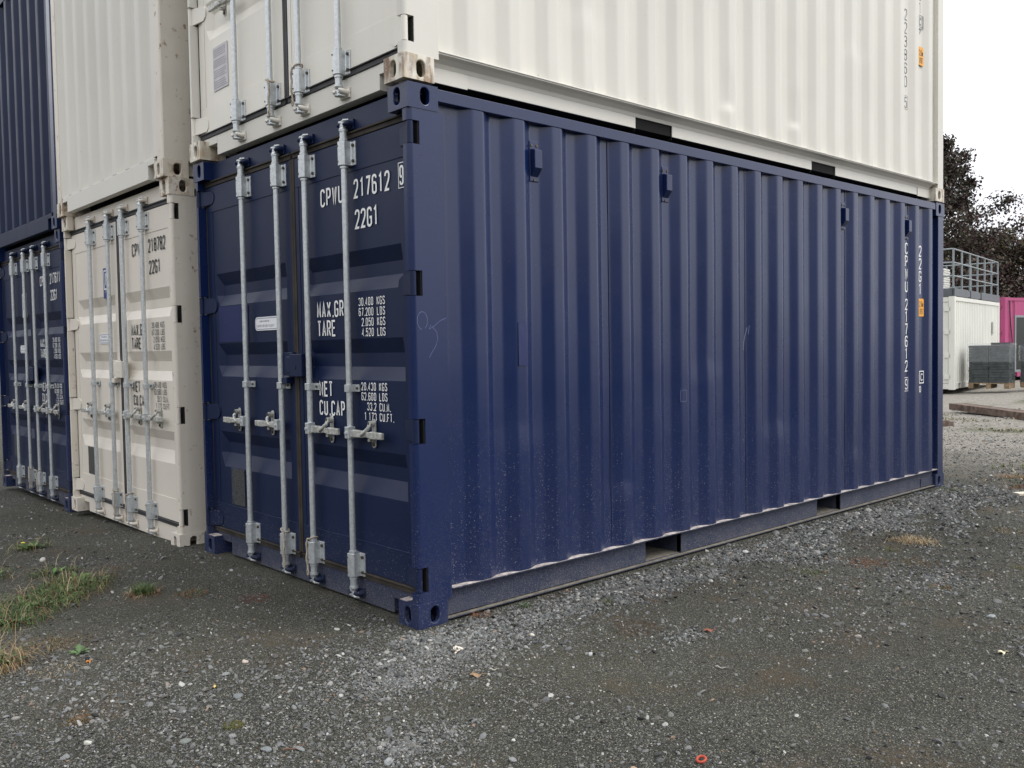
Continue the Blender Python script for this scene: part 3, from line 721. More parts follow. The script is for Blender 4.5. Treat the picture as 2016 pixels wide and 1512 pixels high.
    if front != 'door': closed_end(0)
    else:
        g = MB(); g.box(.062, .115, .162, WD - .162, HT - .117, HT - .010); g.box(.076, .11, .10, WD - .10, HT - .145, HT - .1185); g.build('door_header', mats['door'], root, .003)
        c0, c1 = .162, .290; g = MB(); g.box(.062, .12, c1, WD - c1, .0125, .139)
        for a, b in ((c0, c1 - .0005), (WD - c1 + .0005, WD - c0)): g.box(.0605, .12, a, b, .088, .139)
        g.box(.1205, .30, c1, c1 + .005, .0125, .137); g.box(.1205, .30, WD - c1 - .005, WD - c1, .0125, .137); g.box(.1205, .125, c1 + .006, WD - c1 - .006, .0125, .137)
        g.box(.0605, .12, .100, c0 - .001, .1185, .139); g.box(.0605, .12, WD - c0 + .001, WD - .100, .1185, .139)
        sill = g.build('door_sill', mats['rail'], root, .003)
        if rails_dust:
            g = MB(); g.box(.006, .062, .100, .158, .1185, .1205); g.build('casting_dust', M['ledge'], root)
            g = MB(); g.box(.006, .062, WD - .158, WD - .06, .1185, .1205); g.build('casting_dust', M['ledge'], root)
        rec = recesses or [(1.857, 1.781, 1.714, 1.645), (1.400, 1.325, 1.253, 1.184), (.822, .750, .680, .590)]
        dr = door_leaf(root, 'right', mats, rec); dl = door_leaf(root, 'left', mats, rec)
        for i, yb in enumerate(BARS['right']): bar_hw(dr, yb, -1, mats, rope=(1 if i == 0 and ropes else 0))
        for i, yb in enumerate(BARS['left']): bar_hw(dl, yb, 1, mats, rope=(-1 if i == 1 and ropes else 0))
        if text: door_text(dr, *text, mats['ink'])
        left_door_things(dl, mats, mats['ink'], kind)
        g = MB(); g.box(.004, .060, 1.065, 1.200, 1.196, 1.325); g.box(.006, .020, 1.200, 1.250, 1.215, 1.31); g.box(.03, .060, 1.215, 1.33, 1.20, 1.335)
        g.build('lock_box', mats['door'], dr, .004)
        g = MB(); g.box(.012, .0605, 1.255, 1.315, 1.155, 1.19); g.cyl((.020, 1.14, 1.25), (.002, 1.14, 1.25), .012, n=10); g.build('lock_box_lug', mats['door'], dl, .002)
    # ventilators on the near side
    for vx in vents:
        y = .040; g = MB(); g.box(vx - .036, vx + .030, y - .005, y + .001, 2.222, 2.437)
        g.prism([(y - .005, 2.393), (y - .040, 2.385), (y - .040, 2.290), (y - .005, 2.246)], 'x', vx - .030, vx + .024)
        vo = g.build('ventilator', mats['side'], root, .003)
        for px_, pz in ((vx - .022, 2.412), (vx + .016, 2.412), (vx - .003, 2.231)): g = MB(); g.cyl((px_, y - .005, pz), (px_, y - .0085, pz), .008, n=8); g.build('screw', M['bolt'], vo)
    if marks: marks(near_panel)
    LN, HT = keep
    return root

def side_seq_n(L):
    s = [(.2, 1)]; x = .25
    while x + .2795 < L - .15: s += [(x + .07, 1), (x + .138, 0), (x + .208, 0), (x + .276, 1)]; x += .2795
    return s + [(L - .12, 1)]

def mats(side, door, post, rail, end, ct, cl, keeper, gasket, ink, plate): return dict(side=M[side], door=M[door], post=M[post], rail=M[rail], end=M[end], casting_top=M[ct], casting_low=M[cl], keeper=M[keeper], gasket=M[gasket], ink=M[ink], plate=M[plate])
mb_blue = mats('blue', 'blue_door', 'blue', 'blue_rail', 'blue_door', 'blue', 'blue', 'blue_door', 'gasket_dusty', 'ink_white', 'plate_rust')
mb_white = mats('white', 'white_door', 'white', 'white', 'white', 'white_worn', 'white_worn', 'white_door', 'gasket', 'ink_black', 'plate_dark')
mb_cream = mats('cream', 'cream', 'cream_post', 'cream', 'cream', 'cream_worn', 'cream_post', 'cream', 'gasket', 'ink_black', 'plate_dark')
UX = (1, 0, 0)

def col_text(mb, s, xc, ztop, pitch=.1101, h=.100, w=.055, th=.0130, y=.0405):
    z = ztop
    for ch in s:
        if ch != ' ': write(mb, ch, (xc - w / 2, y, z - h), UX, VZ, h, w, w, th)
        z -= pitch if ch != ' ' else pitch * .5
    return z
def marks_main(panel):
    t = MB(); z = col_text(t, 'CPWU', 5.325, 2.198); col_text(t, '217612', 5.325, 1.712, .1075)
    write(t, '9', (5.301, .0405, .918), UX, VZ, .094, .048, .05, .0100); frame_rect(t, (5.290, .0405, .906), UX, VZ, .070, .118, .005)
    col_text(t, '22G1', 5.600, 2.190, .112)
    write(t, 'C', (5.588, .0290, .985), UX, VZ, .066, .042, .05, .0085); frame_rect(t, (5.566, .0300, .966), UX, VZ, .086, .104, .0085)
    col_text(t, "'", 5.585, .935, .04, .035, .02, .006); col_text(t, '0', 5.603, .938, .05, .058, .036, .009)
    t.build('lettering', M['ink_white'], panel)
    o = MB(); P = [(5.548 + p[0], 1.560 + p[1]) for p in rounded(.104, .158, .012)]; o.prism(P, 'y', .0300, .0330); o.build('height_plate', M['orange'], panel)
    t = MB(); write(t, '2.6m', (5.558, .0290, 1.645), UX, VZ, .050, .020, .024, .005); write(t, "8'6'", (5.568, .0290, 1.580), UX, VZ, .050, .020, .025, .005); t.build('height_figures', M['ink_black'], panel)
def marks_upper(panel):
    t = MB(); col_text(t, 'CPWU', 5.318, 2.10, th=.008); z = col_text(t, '223860', 5.318, 1.590, .1135, .096, th=.0085)
    write(t, '5', (5.294, .0405, .748), UX, VZ, .094, .048, .05, .0085); frame_rect(t, (5.284, .0405, .738), UX, VZ, .068, .116, .003)
    col_text(t, '22G1', 5.600, 2.05, .112, th=.008)
    write(t, 'C', (5.583, .0405, 1.515), UX, VZ, .060, .042, .05, .009); frame_rect(t, (5.566, .0300, 1.492), UX, VZ, .080, .100, .009); col_text(t, '7', 5.600, 1.485, .05, .050, .034, .009)
    t.build('lettering', M['ink_grey'], panel)
    o = MB(); P = [(5.552 + p[0], 1.162 + p[1]) for p in rounded(.095, .160, .012)]; o.prism(P, 'y', .0300, .0330); o.build('height_plate', M['orange'], panel)
    t = MB(); write(t, '2.6m', (5.559, .0290, 1.245), UX, VZ, .050, .020, .022, .005); write(t, "8'6'", (5.567, .0290, 1.180), UX, VZ, .050, .020, .022, .005); t.build('height_figures', M['ink_black'], panel)

main = container('shipping_container', (0, 0, 0), 'navy blue container at ground level with long corrugated side and number 217612 on its doors', mb_blue, text=('CPWU', '217612', '9'),
                 vents=(.848, 1.965, 4.200, 5.320), marks=marks_main, dents=((.70, .95, .30, .007), (1.52, .55, .22, .009), (2.36, 1.25, .30, .007), (3.2, .8, .28, .009), (4.35, .5, .22, .006)))
for k in (3, 8, 13, 17):
    t = MB(); xx = .467 + .2795 * k + .128; t.box(xx, xx + .0028, .0395, .0425, .166, HT - .07); t.build('weld_seam', M['seam'], [c for c in main.children if c.name.startswith('side_panel')][0])
near_side = [c for c in main.children if c.name.startswith('side_panel')][0]
t = MB(); t.box(.682, .742, .0046, .0054, 1.245, 1.470); t.build('fresh_paint_patch', M['patch'], near_side)
t = MB(); Tt = lambda p: Vector((p[0], .0040, p[1])); ribbon(t, [(2.752, 1.300), (2.760, 1.355), (2.775, 1.40), (2.800, 1.450)], .004, Tt); t.build('scratch', M['scuff'], near_side)
t = MB(); ribbon(t, [(2.815, 1.405), (2.822, 1.45), (2.832, 1.465)], .003, Tt); t.build('scratch', M['scuff'], near_side)
t = MB(); frame_rect(t, (2.056, .0040, .985), (1, 0, 0), (0, 0, 1), .062, .070, .0016); t.build('tag_outline', M['scuff'], near_side)
# scratches drawn by hand on the door post
t = MB()
def xz(px, pz): return (px, .0022, pz)
def scr(pts, th): 
    T = lambda p: Vector((p[0], .0018, p[1])); ribbon(t, pts, th, T)
scr([(.060 + .030 * math.cos(a), 1.475 + .042 * math.sin(a)) for a in [R(-60 + 14 * i) for i in range(24)]], .0022)
scr([(.110, 1.455), (.100, 1.435), (.130, 1.450), (.165, 1.475), (.205, 1.49)], .0022)
scr([(.120, 1.445), (.145, 1.42), (.150, 1.385), (.135, 1.35), (.115, 1.325), (.098, 1.30)], .0022)
t.build('chalk_scribble', M['scratch'], main)

rec_up = [(2.03, 1.95, 1.87, 1.79), (1.50, 1.42, 1.34, 1.26), (1.000, .930, .830, .756)]
upper = container('shipping_container', (-.0231, -.0059, 2.6023), 'white container resting on the navy blue one, dented side numbered 223860', mb_white, text=('CPWU', '223860', '5'), recesses=rec_up,
                  kind='upper', marks=marks_upper, dents=((2.63, .322, .09, .015), (3.46, .332, .09, .015), (1.28, .62, .25, .008), (4.4, 1.1, .3, .009), (2.0, 1.4, .3, .008)), pocket_plate=False, rails_dust=False)
cream = container('shipping_container', (-.0654, 2.6962, -.0402), 'cream container at ground level with black number 218782 on its doors', mb_cream, text=('CPWU', '218782', '0'), kind='cream', rails_dust=False)
w3 = container('shipping_container', (-.095, 2.7112, 2.5548), 'white container with closed corrugated end, resting on the cream one', mats('white', 'white_door', 'cream_post', 'white', 'white', 'white_worn', 'cream_worn', 'white_door', 'gasket', 'ink_black', 'plate_dark'), front='end', pocket_plate=False, rails_dust=False)
b2 = container('shipping_container', (-.0291, 5.3321, -.0997), 'navy blue container in the far left corner at ground level, number 217611 on its doors', mb_blue, text=('CPWU', '217611', '3'), kind='far')
b3 = container('shipping_container', (-.05, 5.3321, 2.4950), 'navy blue container with closed corrugated end, topmost at the far left', mb_blue, front='end', rails_dust=False)

# ------------------------------------------------------------------ gravel (stuff)
def ico(sub=0, seed=0, flat=.6, rough=.25):
    rg = np.random.default_rng(seed); p = (1 + 5 ** .5) / 2
    V = [(-1, p, 0), (1, p, 0), (-1, -p, 0), (1, -p, 0), (0, -1, p), (0, 1, p), (0, -1, -p), (0, 1, -p), (p, 0, -1), (p, 0, 1), (-p, 0, -1), (-p, 0, 1)]
    F = [(0, 11, 5), (0, 5, 1), (0, 1, 7), (0, 7, 10), (0, 10, 11), (1, 5, 9), (5, 11, 4), (11, 10, 2), (10, 7, 6), (7, 1, 8), (3, 9, 4), (3, 4, 2), (3, 2, 6), (3, 6, 8), (3, 8, 9), (4, 9, 5), (2, 4, 11), (6, 2, 10), (8, 6, 7), (9, 8, 1)]
    V = [np.array(v) / np.linalg.norm(v) for v in V]
    for _ in range(sub):
        nf = []; mid = {}
        def mp(a, b):
            k = (min(a, b), max(a, b))
            if k not in mid: v = V[a] + V[b]; V.append(v / np.linalg.norm(v)); mid[k] = len(V) - 1
            return mid[k]
        for a, b, c in F: x, y, z = mp(a, b), mp(b, c), mp(c, a); nf += [(a, x, z), (b, y, x), (c, z, y), (x, y, z)]
        F = nf
    V = np.array(V)
    for _ in range(5):       # chop random facets off, as crushed stone has
        nrm = rg.normal(size=3); nrm /= np.linalg.norm(nrm); d_ = rg.uniform(.45, .8); k = V @ nrm; V = V - np.outer(np.maximum(k - d_, 0), nrm)
    V *= 1 + rg.uniform(-rough, rough, (len(V), 1)) * .5
    V *= np.array([1, rg.uniform(.55, .9), flat * rg.uniform(.7, 1.1)]); return V, np.array(F)

def band(x, y):
    """how thickly loose stone lies at a place: heaped beside the long side, ahead of the corner and in the left foreground"""
    n1 = vnoise(x, y, .55, 6) * .6 + vnoise(x, y, .17, 7) * .4
    side = ss(-.05, -.02, -y) * (1 - ss(.35, .95, -y + (n1 - .5) * .6)) * ss(-.3, .4, x) * 1.0
    side2 = ss(.6, 1.6, x) * ss(.2, .5, -y) * (1 - ss(1.2, 1.9, -y + (n1 - .5))) * .55
    front = (1 - ss(.15, .7, np.hypot((x + .25) * .7, (y + .25) * 1.0) + (n1 - .5) * .5)) * .9
    left = ss(.35, 1.0, -x + (n1 - .5) * .5) * (1 - ss(.6, 1.6, y)) * .75
    right = ss(.9, 2.4, x) * ss(1.1, 2.2, -y) * ss(.42, .62, n1) * .8
    leftfar = ss(.3, .8, -x) * ss(.46, .6, n1) * ss(1.2, 2.0, y) * .6
    farr = ss(5.5, 8, x) * .6
    base = .12 + .22 * ss(.45, .7, n1)
    return np.clip(np.maximum.reduce([side, side2, front, left, right, leftfar, farr, base + 0 * x]), 0, 1), n1

def inside(x, y): return (x > -.015) & (x < 6.03) & (y > -.012) & (y < 8)

def octa(seed):
    rg = np.random.default_rng(seed); V = np.array([(1, 0, 0), (0, 1, 0), (-1, 0, 0), (0, -1, 0), (0, 0, 1), (0, 0, -1)], float)
    V = V * rg.uniform(.6, 1.15, (6, 1)) + rg.normal(0, .22, (6, 3)); V *= np.array([1, rg.uniform(.6, .95), rg.uniform(.45, .8)])
    return V, np.array([(0, 1, 4), (1, 2, 4), (2, 3, 4), (3, 0, 4), (1, 0, 5), (2, 1, 5), (3, 2, 5), (0, 3, 5)])

def polar(N, r0, r1, p=1.0):
    a = rng.uniform(AZ - R(52), AZ + R(46), N * 5); rr = r0 * (r1 / r0) ** (rng.uniform(0, 1, N * 5) ** p)
    x = CAMP[0] + rr * np.cos(a); y = CAMP[1] + rr * np.sin(a); b, n1 = band(x, y)
    k = (rng.uniform(0, 1, len(x)) < b) & ~inside(x, y); return x[k][:N], y[k][:N]
def strip(N):
    x = rng.uniform(-.15, 6.1, N * 4); y = rng.uniform(-1.1, -.03, N * 4); n1 = vnoise(x, y, .45, 6) * .6 + vnoise(x, y, .13, 7) * .4
    dn = ss(.05, .12, -y + (n1 - .5) * .08) * (1 - ss(.16 + .09 * np.minimum(x, 4), .46 + .10 * np.minimum(x, 4), -y + (n1 - .5) * 1.0))
    k = rng.uniform(0, 1, len(x)) < dn * (.25 + .75 * (1 - x / 6.5)) * (.35 + .65 * ss(.35, .6, n1)); return x[k][:N], y[k][:N]
def patches(N, spots):
    X, Y = [], []
    for cx, cy, rad, w in spots:
        n = int(N * w); a = rng.uniform(0, 6.283, n); r_ = rad * np.abs(rng.normal(0, .55, n)); X.append(cx + r_ * np.cos(a) * 1.5); Y.append(cy + r_ * np.sin(a))
    x, y = np.concatenate(X), np.concatenate(Y); k = ~inside(x, y); return x[k], y[k]

def gravel(name, xy, size, pv, label, tone=.105, sd=.045, white=.05, warm=.012, maxs=.045, tint=(1.0, 1.0, .96), spread=.34):
    x, y = xy; N = len(x); rr = np.hypot(x - CAMP[0], y - CAMP[1])
    s = np.minimum(size * np.exp(rng.normal(0, spread, N)) * np.maximum(rr / 3.0, .75) ** .45, maxs)
    allV, allF, allC = [], [], []; off = 0
    which = rng.integers(0, len(pv), N); yaw = rng.uniform(0, 6.283, N); tx = rng.normal(0, .3, N); ty = rng.normal(0, .3, N); z = gz(x, y)
    shade = np.clip(rng.normal(tone, sd, N), .022, .34) * (1 + .9 * ss(6, 13, x)) * (.8 + .4 * vnoise(x, y, .8, 15)); hue = rng.uniform(-1, 1, N)
    colr = np.stack([shade * tint[0] * (1 - .04 * hue), shade * tint[1], shade * tint[2] * (1 + .06 * hue)], 1)
    w = rng.uniform(0, 1, N) < white; colr[w] = rng.uniform(.26, .5, (w.sum(), 1)) * np.array([1, .98, .92])
    w = rng.uniform(0, 1, N) < warm; colr[w] = rng.uniform(.12, .3, (w.sum(), 1)) * np.array([1.1, .78, .55])
    for p in range(len(pv)):
        V, Fp = pv[p]; m = which == p; k_ = m.sum()
        if not k_: continue
        c, si = np.cos(yaw[m])[:, None], np.sin(yaw[m])[:, None]; sx = s[m][:, None]
        X = V[None, :, 0] * c - V[None, :, 1] * si; Y = V[None, :, 0] * si + V[None, :, 1] * c; Z = V[None, :, 2] + X * tx[m][:, None] + Y * ty[m][:, None]
        P = np.stack([X * sx + x[m][:, None], Y * sx + y[m][:, None], Z * sx + z[m][:, None] + sx * .12], -1).reshape(-1, 3)
        allV.append(P); allF.append((Fp[None] + (np.arange(k_) * len(V))[:, None, None] + off).reshape(-1, 3)); off += len(P)
        allC.append(np.repeat(colr[m], len(V), 0))
    o = npmesh(name, np.concatenate(allV), np.concatenate(allF), M['gravel'], np.concatenate(allC)); tag(o, kind='stuff'); o['label'] = label
    return o
PO = [octa(i) for i in range(14)]; P0 = [ico(0, i, .62, .35) for i in range(12)]; P1 = [ico(1, 20 + i, .55, .16) for i in range(10)]
gravel('gravel', polar(260000, 1.15, 14), .0034, PO, 'fine grey crushed stone strewn over the yard', .10, .05, .06)
gravel('medium_gravel', polar(60000, 1.15, 20), .0058, P0, 'medium grey crushed stone among the fine gravel', .125, .045, .04)
gravel('pale_gravel', strip(32000), .0072, P0, 'band of paler crushed stone heaped along the long side of the blue container', .125, .055, .05, .01, tint=(.99, 1.01, .97))
gravel('coarse_gravel', polar(8500, 1.15, 20), .0105, P1, 'coarser grey stones lying among the fine gravel', .13, .05, .05, maxs=.035, spread=.28)
SP = [(-.02, -.30, .34, .30), (-.45, -.45, .35, .18), (-.75, -.95, .22, .12), (.80, -.95, .20, .04), (1.75, -2.3, .45, .10), (2.6, -1.35, .5, .12)]
gravel('loose_chippings', patches(16000, SP), .0052, P0, 'patches of loose pale chippings before the near corner', .125, .05, .07, .01, tint=(.99, 1.01, .97))

# ------------------------------------------------------------------ single stones and litter that stand out
def rock(x, y, s, col, label, seed, flat=.6):
    V, Fp = ico(1, seed, flat, .10); V = V * s; V[:, 2] += s * flat * .35
    c = np.repeat([col], len(V), 0) * (1 + rng.uniform(-.08, .08, (len(V), 1)))
    o = npmesh('stone', V, Fp, M['gravel'], c); o.location = (x, y, float(gz(x, y))); o.rotation_euler = (0, 0, seed)
    tag(o, label, 'stone', 'larger loose stones on the yard')
for a in [(-.861, -1.004, .022, (.30, .31, .31), 'pale blue-grey angular stone at the bottom centre of the picture', 51, .7),
          (-1.555, -.204, .022, (.55, .55, .48), 'flat whitish stone in the lower left foreground', 52, .4),
          (.319, -.447, .015, (.62, .58, .50), 'small cream stone just right of the near corner of the blue container', 53, .7),
          (.315, -.821, .017, (.42, .43, .43), 'pale grey rounded stone in front of the near fork pocket', 54, .7),
          (1.37, -1.50, .018, (.40, .37, .33), 'light tan stone in the middle of the open yard', 55, .6),
          (2.10, -1.80, .03, (.28, .30, .31), 'broad flat grey stone near the right edge of the yard', 56, .35),
          (-1.30, -.42, .026, (.17, .185, .17), 'flat greenish grey stone beside the moss clump', 57, .4),
          (-.985, -.16, .028, (.16, .175, .18), 'long bluish slate chip in the left foreground', 58, .3),
          (-.80, .17, .017, (.50, .42, .36), 'pinkish oblong stone left of the near corner', 59, .6),
          (-.35, -1.62, .018, (.35, .25, .18), 'small reddish stone near the orange ring', 60, .6),
          (-.86, 3.0, .03, (.58, .55, .50), 'white stone lying before the cream container doors', 61, .6),
          (-1.12, -.65, .022, (.19, .205, .21), 'blue-grey stone next to the dry twig', 62, .5)]: rock(*a)

def place(o, x, y, dz=0.0): o.location = (x, y, float(gz(x, y)) + dz); return o
# pale peel, curled
mb = MB()
for k, (a0, a1, rr, h) in enumerate(((0, 250, .020, .012), (40, 200, .013, .018))):
    pts = [(rr * math.cos(R(a)) * 1.2, rr * math.sin(R(a)), .006 + h * math.sin(R((a - a0) / (a1 - a0) * 180))) for a in range(a0, a1, 18)]
    n = len(pts); V = [(p[0] * .80, p[1] * .80, p[2]) for p in pts] + [(p[0] * 1.1, p[1] * 1.1, p[2] + .004) for p in pts]; mb.add(V, [(i, i + 1, i + 1 + n, i + n) for i in range(n - 1)], True)
mb.tube([(-.03, -.012, .004), (-.01, -.004, .010), (.008, .004, .006)], .004, 5)
place(tag(mb.build('curled_peel', simple('dry_cream_peel', (.68, .60, .50), .7, var=.1)), 'curled cream strip of peel in front of the near corner', 'peel'), -.062, -.38, .002)
def leaf(x, y, s, col, label, rz):
    mb = MB(); n = 9; V = []
    for i in range(n):
        t = i / (n - 1); w = math.sin(math.pi * t) ** .8 * (.30 + .10 * (i % 2)); V += [(s * (t - .5), -w * s, .004 + .006 * math.sin(t * 7)), (s * (t - .5), 0, .010 + .004 * math.sin(t * 5)), (s * (t - .5), w * s, .003 + .008 * math.cos(t * 5))]
    mb.add(V, [(i * 3 + j, i * 3 + j + 1, i * 3 + j + 4, i * 3 + j + 3) for i in range(n - 1) for j in (0, 1)], True)
    mb.tube([(s * .5, 0, .010), (s * .9, s * .06, .006)], .0015, 4)
    o = mb.build('dead_leaf', simple('dead_leaf', col, .8, var=.2, scale=90)); place(o, x, y, .003); o.rotation_euler = (0, 0, rz); tag(o, label, 'leaf', 'fallen leaves on the yard')
leaf(-.193, -.654, .050, (.26, .17, .10), 'brown curled leaf below the pale peel', R(-42))
leaf(.95, -.98, .05, (.22, .08, .05), 'reddish brown leaf in the middle of the yard', R(-30))
leaf(-1.30, .62, .022, (.55, .22, .04), 'tiny orange leaf by the left weeds', R(20))
leaf(-1.02, -.02, .03, (.55, .42, .16), 'yellowish leaf scrap in the left foreground', R(60))
leaf(1.62, -2.02, .034, (.62, .55, .38), 'cream leaf scrap at the right of the yard', R(-40))
mb = MB(); mb.tube([(.014 * math.cos(2 * math.pi * i / 16), .014 * math.sin(2 * math.pi * i / 16), .008 + .004 * math.cos(2 * math.pi * i / 16)) for i in range(17)], .0045, 8)
o = mb.build('orange_ring', simple('orange_plastic', (.38, .065, .035), .6)); place(tag(o, 'small orange plastic ring at the bottom edge', 'ring'), -.166, -1.745, .003)
def stick(x, y, l, rz, label, col=(.16, .09, .06)):
    mb = MB(); mb.tube([(l * (i / 6 - .5), .004 * math.sin(i * 1.7), .007 + .003 * math.cos(i)) for i in range(7)], [.0030 - .0003 * i for i in range(7)], 6)
    o = mb.build('twig', simple('dry_twig', col, .9)); place(o, x, y, .002); o.rotation_euler = (0, 0, rz); tag(o, label, 'twig', 'twigs lying on the gravel')
stick(-1.041, -.707, .085, R(-8), 'reddish brown twig in the bottom foreground')
stick(-.10, -.66, .035, R(-45), 'short pale twig beside the brown leaf', (.45, .42, .36))
stick(.55, -1.33, .05, R(-60), 'pale grey twig in the middle of the yard', (.38, .36, .32))
mb = MB(); mb.box(-.17, .17, -.045, .045, .004, .022)
o = mb.build('board_offcut', simple('pale_board', (.60, .54, .44), .8, var=.15)); o.rotation_euler = (0, 0, R(-35)); place(tag(o, 'pale wood offcut lying beyond the far corner of the blue container', 'board'), 6.05, -.75)

# ------------------------------------------------------------------ weeds
def blades(n, rad, h, width, cols, lean=.6, curl=.5, seg=4, seed=0, outward=.5):
    rg = np.random.default_rng(seed); V, F, C = [], [], []
    for i in range(n):
        a = rg.uniform(0, 6.283); rr = rad * math.sqrt(rg.uniform(0, 1)); bx, by = rr * math.cos(a), rr * math.sin(a)
        th = rg.uniform(0, 6.283) if rg.uniform() > outward else a + rg.normal(0, .5); L_ = h * rg.uniform(.45, 1.15); ln = lean * rg.uniform(.2, 1.3); w = width * rg.uniform(.6, 1.3)
        dx, dy = math.cos(th), math.sin(th); px, py = -dy, dx; b0 = len(V); c = np.array(cols[rg.integers(0, len(cols))]) * rg.uniform(.7, 1.3)
        for k in range(seg + 1):
            t = k / seg; an = ln * t + curl * t * t; hx = L_ * t * math.sin(an); hz = L_ * t * math.cos(an); ww = w * (1 - t) ** .7 * .5 + .0002
            V += [(bx + dx * hx - px * ww, by + dy * hx - py * ww, max(hz, .001)), (bx + dx * hx + px * ww, by + dy * hx + py * ww, max(hz, .001))]; C += [c, c]
        F += [(b0 + 2 * k, b0 + 2 * k + 1, b0 + 2 * k + 3, b0 + 2 * k + 2) for k in range(seg)]
    return np.array(V), np.array(F), np.array(C)
def broad(n, rad, size, cols, seed=0, lift=.5, lobed=False):
    rg = np.random.default_rng(seed); V, F, C = [], [], []
    for i in range(n):
        a = rg.uniform(0, 6.283); s = size * rg.uniform(.6, 1.2); rr = rad * rg.uniform(0, .5); el = lift * rg.uniform(.3, 1.3); c = np.array(cols[rg.integers(0, len(cols))]) * rg.uniform(.75, 1.25)
        dx, dy = math.cos(a), math.sin(a); b0 = len(V); m = 7
        for k in range(m + 1):
            t = k / m; w = s * .24 * math.sin(math.pi * min(1, t * .93 + .05)) ** .8 * ((.55 if k % 2 else 1.15) if lobed else 1); hx = rr + s * t * math.cos(el * (1 - .7 * t)); hz = s * t * math.sin(el) * (1 - .35 * t) + .004
            for q in (-1, 0, 1): V.append((dx * hx - dy * w * q, dy * hx + dx * w * q, hz + (abs(q) * .2 * w))); C.append(c * (1.15 if q == 0 else 1))
        F += [(b0 + 3 * k + j, b0 + 3 * k + j + 1, b0 + 3 * k + j + 4, b0 + 3 * k + j + 3) for k in range(m) for j in (0, 1)]
    return np.array(V), np.array(F), np.array(C)
def join(parts):
    V, F, C, o = [], [], [], 0
    for v, f, c in parts: V.append(v); F.append(f + o); C.append(c); o += len(v)
    return np.concatenate(V), np.concatenate(F), np.concatenate(C)
GREEN = [(.035, .07, .018), (.055, .10, .028), (.075, .12, .035), (.10, .13, .05)]; STRAW = [(.30, .22, .12), (.38, .29, .17), (.24, .15, .08), (.42, .34, .22)]; RUSTY = [(.17, .07, .035), (.24, .11, .05), (.13, .06, .03)]
OLIVE = [(.09, .10, .03), (.13, .12, .04), (.06, .07, .025), (.16, .12, .05)]
def plant(name, x, y, parts, label, cat, group=None, sc=1):
    V, F, C = join(parts); V = V * sc; V[:, 2] += gz(V[:, 0] + x, V[:, 1] + y) - gz(x, y)
    o = npmesh(name, V, F, M['leaf'], C); place(o, x, y, -.002); tag(o, label, cat, group); return o
GW = 'weeds growing through the gravel'
plant('dry_grass_tuft', -1.60, .86, [blades(300, .12, .12, .0032, STRAW[:3] + [(.12, .10, .05)], 1.1, .9, 5, 1, .3), blades(36, .10, .20, .0026, STRAW, .5, .3, 5, 2), blades(50, .07, .13, .007, GREEN, .5, .5, 5, 3), broad(8, .04, .11, [(.05, .11, .045), (.07, .14, .05)], 4, 1.1)],
      'large straw-coloured grass tuft with green leaves at the left edge', 'grass tuft', GW)
plant('dry_grass_tuft', -1.36, .98, [blades(170, .12, .05, .003, [(.20, .15, .09), (.14, .10, .06), (.09, .09, .04)], 1.3, .9, 4, 5, .2)], 'low flattened rust-brown grass to the right of the large straw tuft', 'grass tuft', GW)
plant('leafy_weed', -1.285, .80, [broad(9, .015, .055, [(.08, .14, .05), (.10, .17, .07)], 6, .5, True)], 'small lobed green weed on the gravel beside the straw tuft', 'weed', GW)
for i, (x, y, n, rad, h, lab) in enumerate([(-1.22, 1.80, 520, .22, .13, 'wide dark green grass clump at the left edge above the straw tuft'), (-1.02, 1.98, 520, .20, .12, 'green grass clump in the middle of the left weed patch'),
        (-.88, 2.15, 420, .17, .10, 'green grass clump at the right end of the left weed patch'), (-.93, 2.50, 160, .13, .09, 'sparse green weed behind the left weed patch'), (-1.40, 1.55, 360, .16, .12, 'bushy green clump touching the left picture edge'), (-1.30,2.7,260,.2,.12,'thin green growth at the left edge in front of the far doors')]):
    plant('grass_clump', x, y, [blades(int(n * .6), rad * 1.1, h * .8, .0040, GREEN, 1.0, 1.0, 4, 20 + i, .3), blades(n // 4, rad * 1.25, h * .8, .0024, STRAW + RUSTY, 1.2, .9, 4, 40 + i, .2), blades(14, rad, h * 1.9, .0022, STRAW, .5, .9, 5, 90 + i), broad(n // 9, rad * 1.5, .045, GREEN + [(.09, .17, .05)], 60 + i, .9)], lab, 'grass clump', GW)
plant('flowering_weed', -.80, 3.55, [blades(60, .16, .16, .0030, GREEN + STRAW[:2], .9, .8, 4, 70), broad(34, .16, .06, GREEN, 71, 1.0)], 'feathery green weed with one yellow flower before the cream doors', 'weed', GW)
mb = MB(); mb.cyl((0, 0, .060), (0, 0, .066), .010, .015, 8)
st_ = MB(); st_.cyl((0, 0, 0), (0, 0, .06), .0015, n=5)
yf = mb.build('yellow_flower', simple('yellow_petals', (.75, .62, .03), .6)); st_.build('stem', simple('green_stem', (.05, .09, .02)), yf)
place(tag(yf, 'single yellow flower on the weed before the cream doors', 'flower'), -.86, 3.48)
plant('grass_clump', -.70, 1.62, [blades(190, .05, .085, .004, GREEN, .6, .6, 4, 80), blades(150, .10, .05, .003, STRAW + RUSTY, 1.3, .5, 4, 81)], 'small upright green tuft with brown stems, standing alone left of centre', 'grass clump', GW)
plant('grass_clump', -.52, 1.42, [blades(170, .09, .028, .003, RUSTY + OLIVE, 1.3, .3, 3, 82)], 'flat rusty creeping weed right of the lone green tuft', 'weed', GW)
plant('moss_clump', -1.114, -.393, [blades(900, .033, .014, .0018, OLIVE + [(.07, .09, .02)], .9, .5, 3, 83)], 'olive green moss clump in the left foreground', 'moss', GW)
plant('moss_clump', -1.52, .02, [blades(300, .05, .016, .0018, OLIVE + RUSTY, 1.2, .4, 3, 84)], 'thin brownish creeping weed above the flat white stone', 'moss', GW)
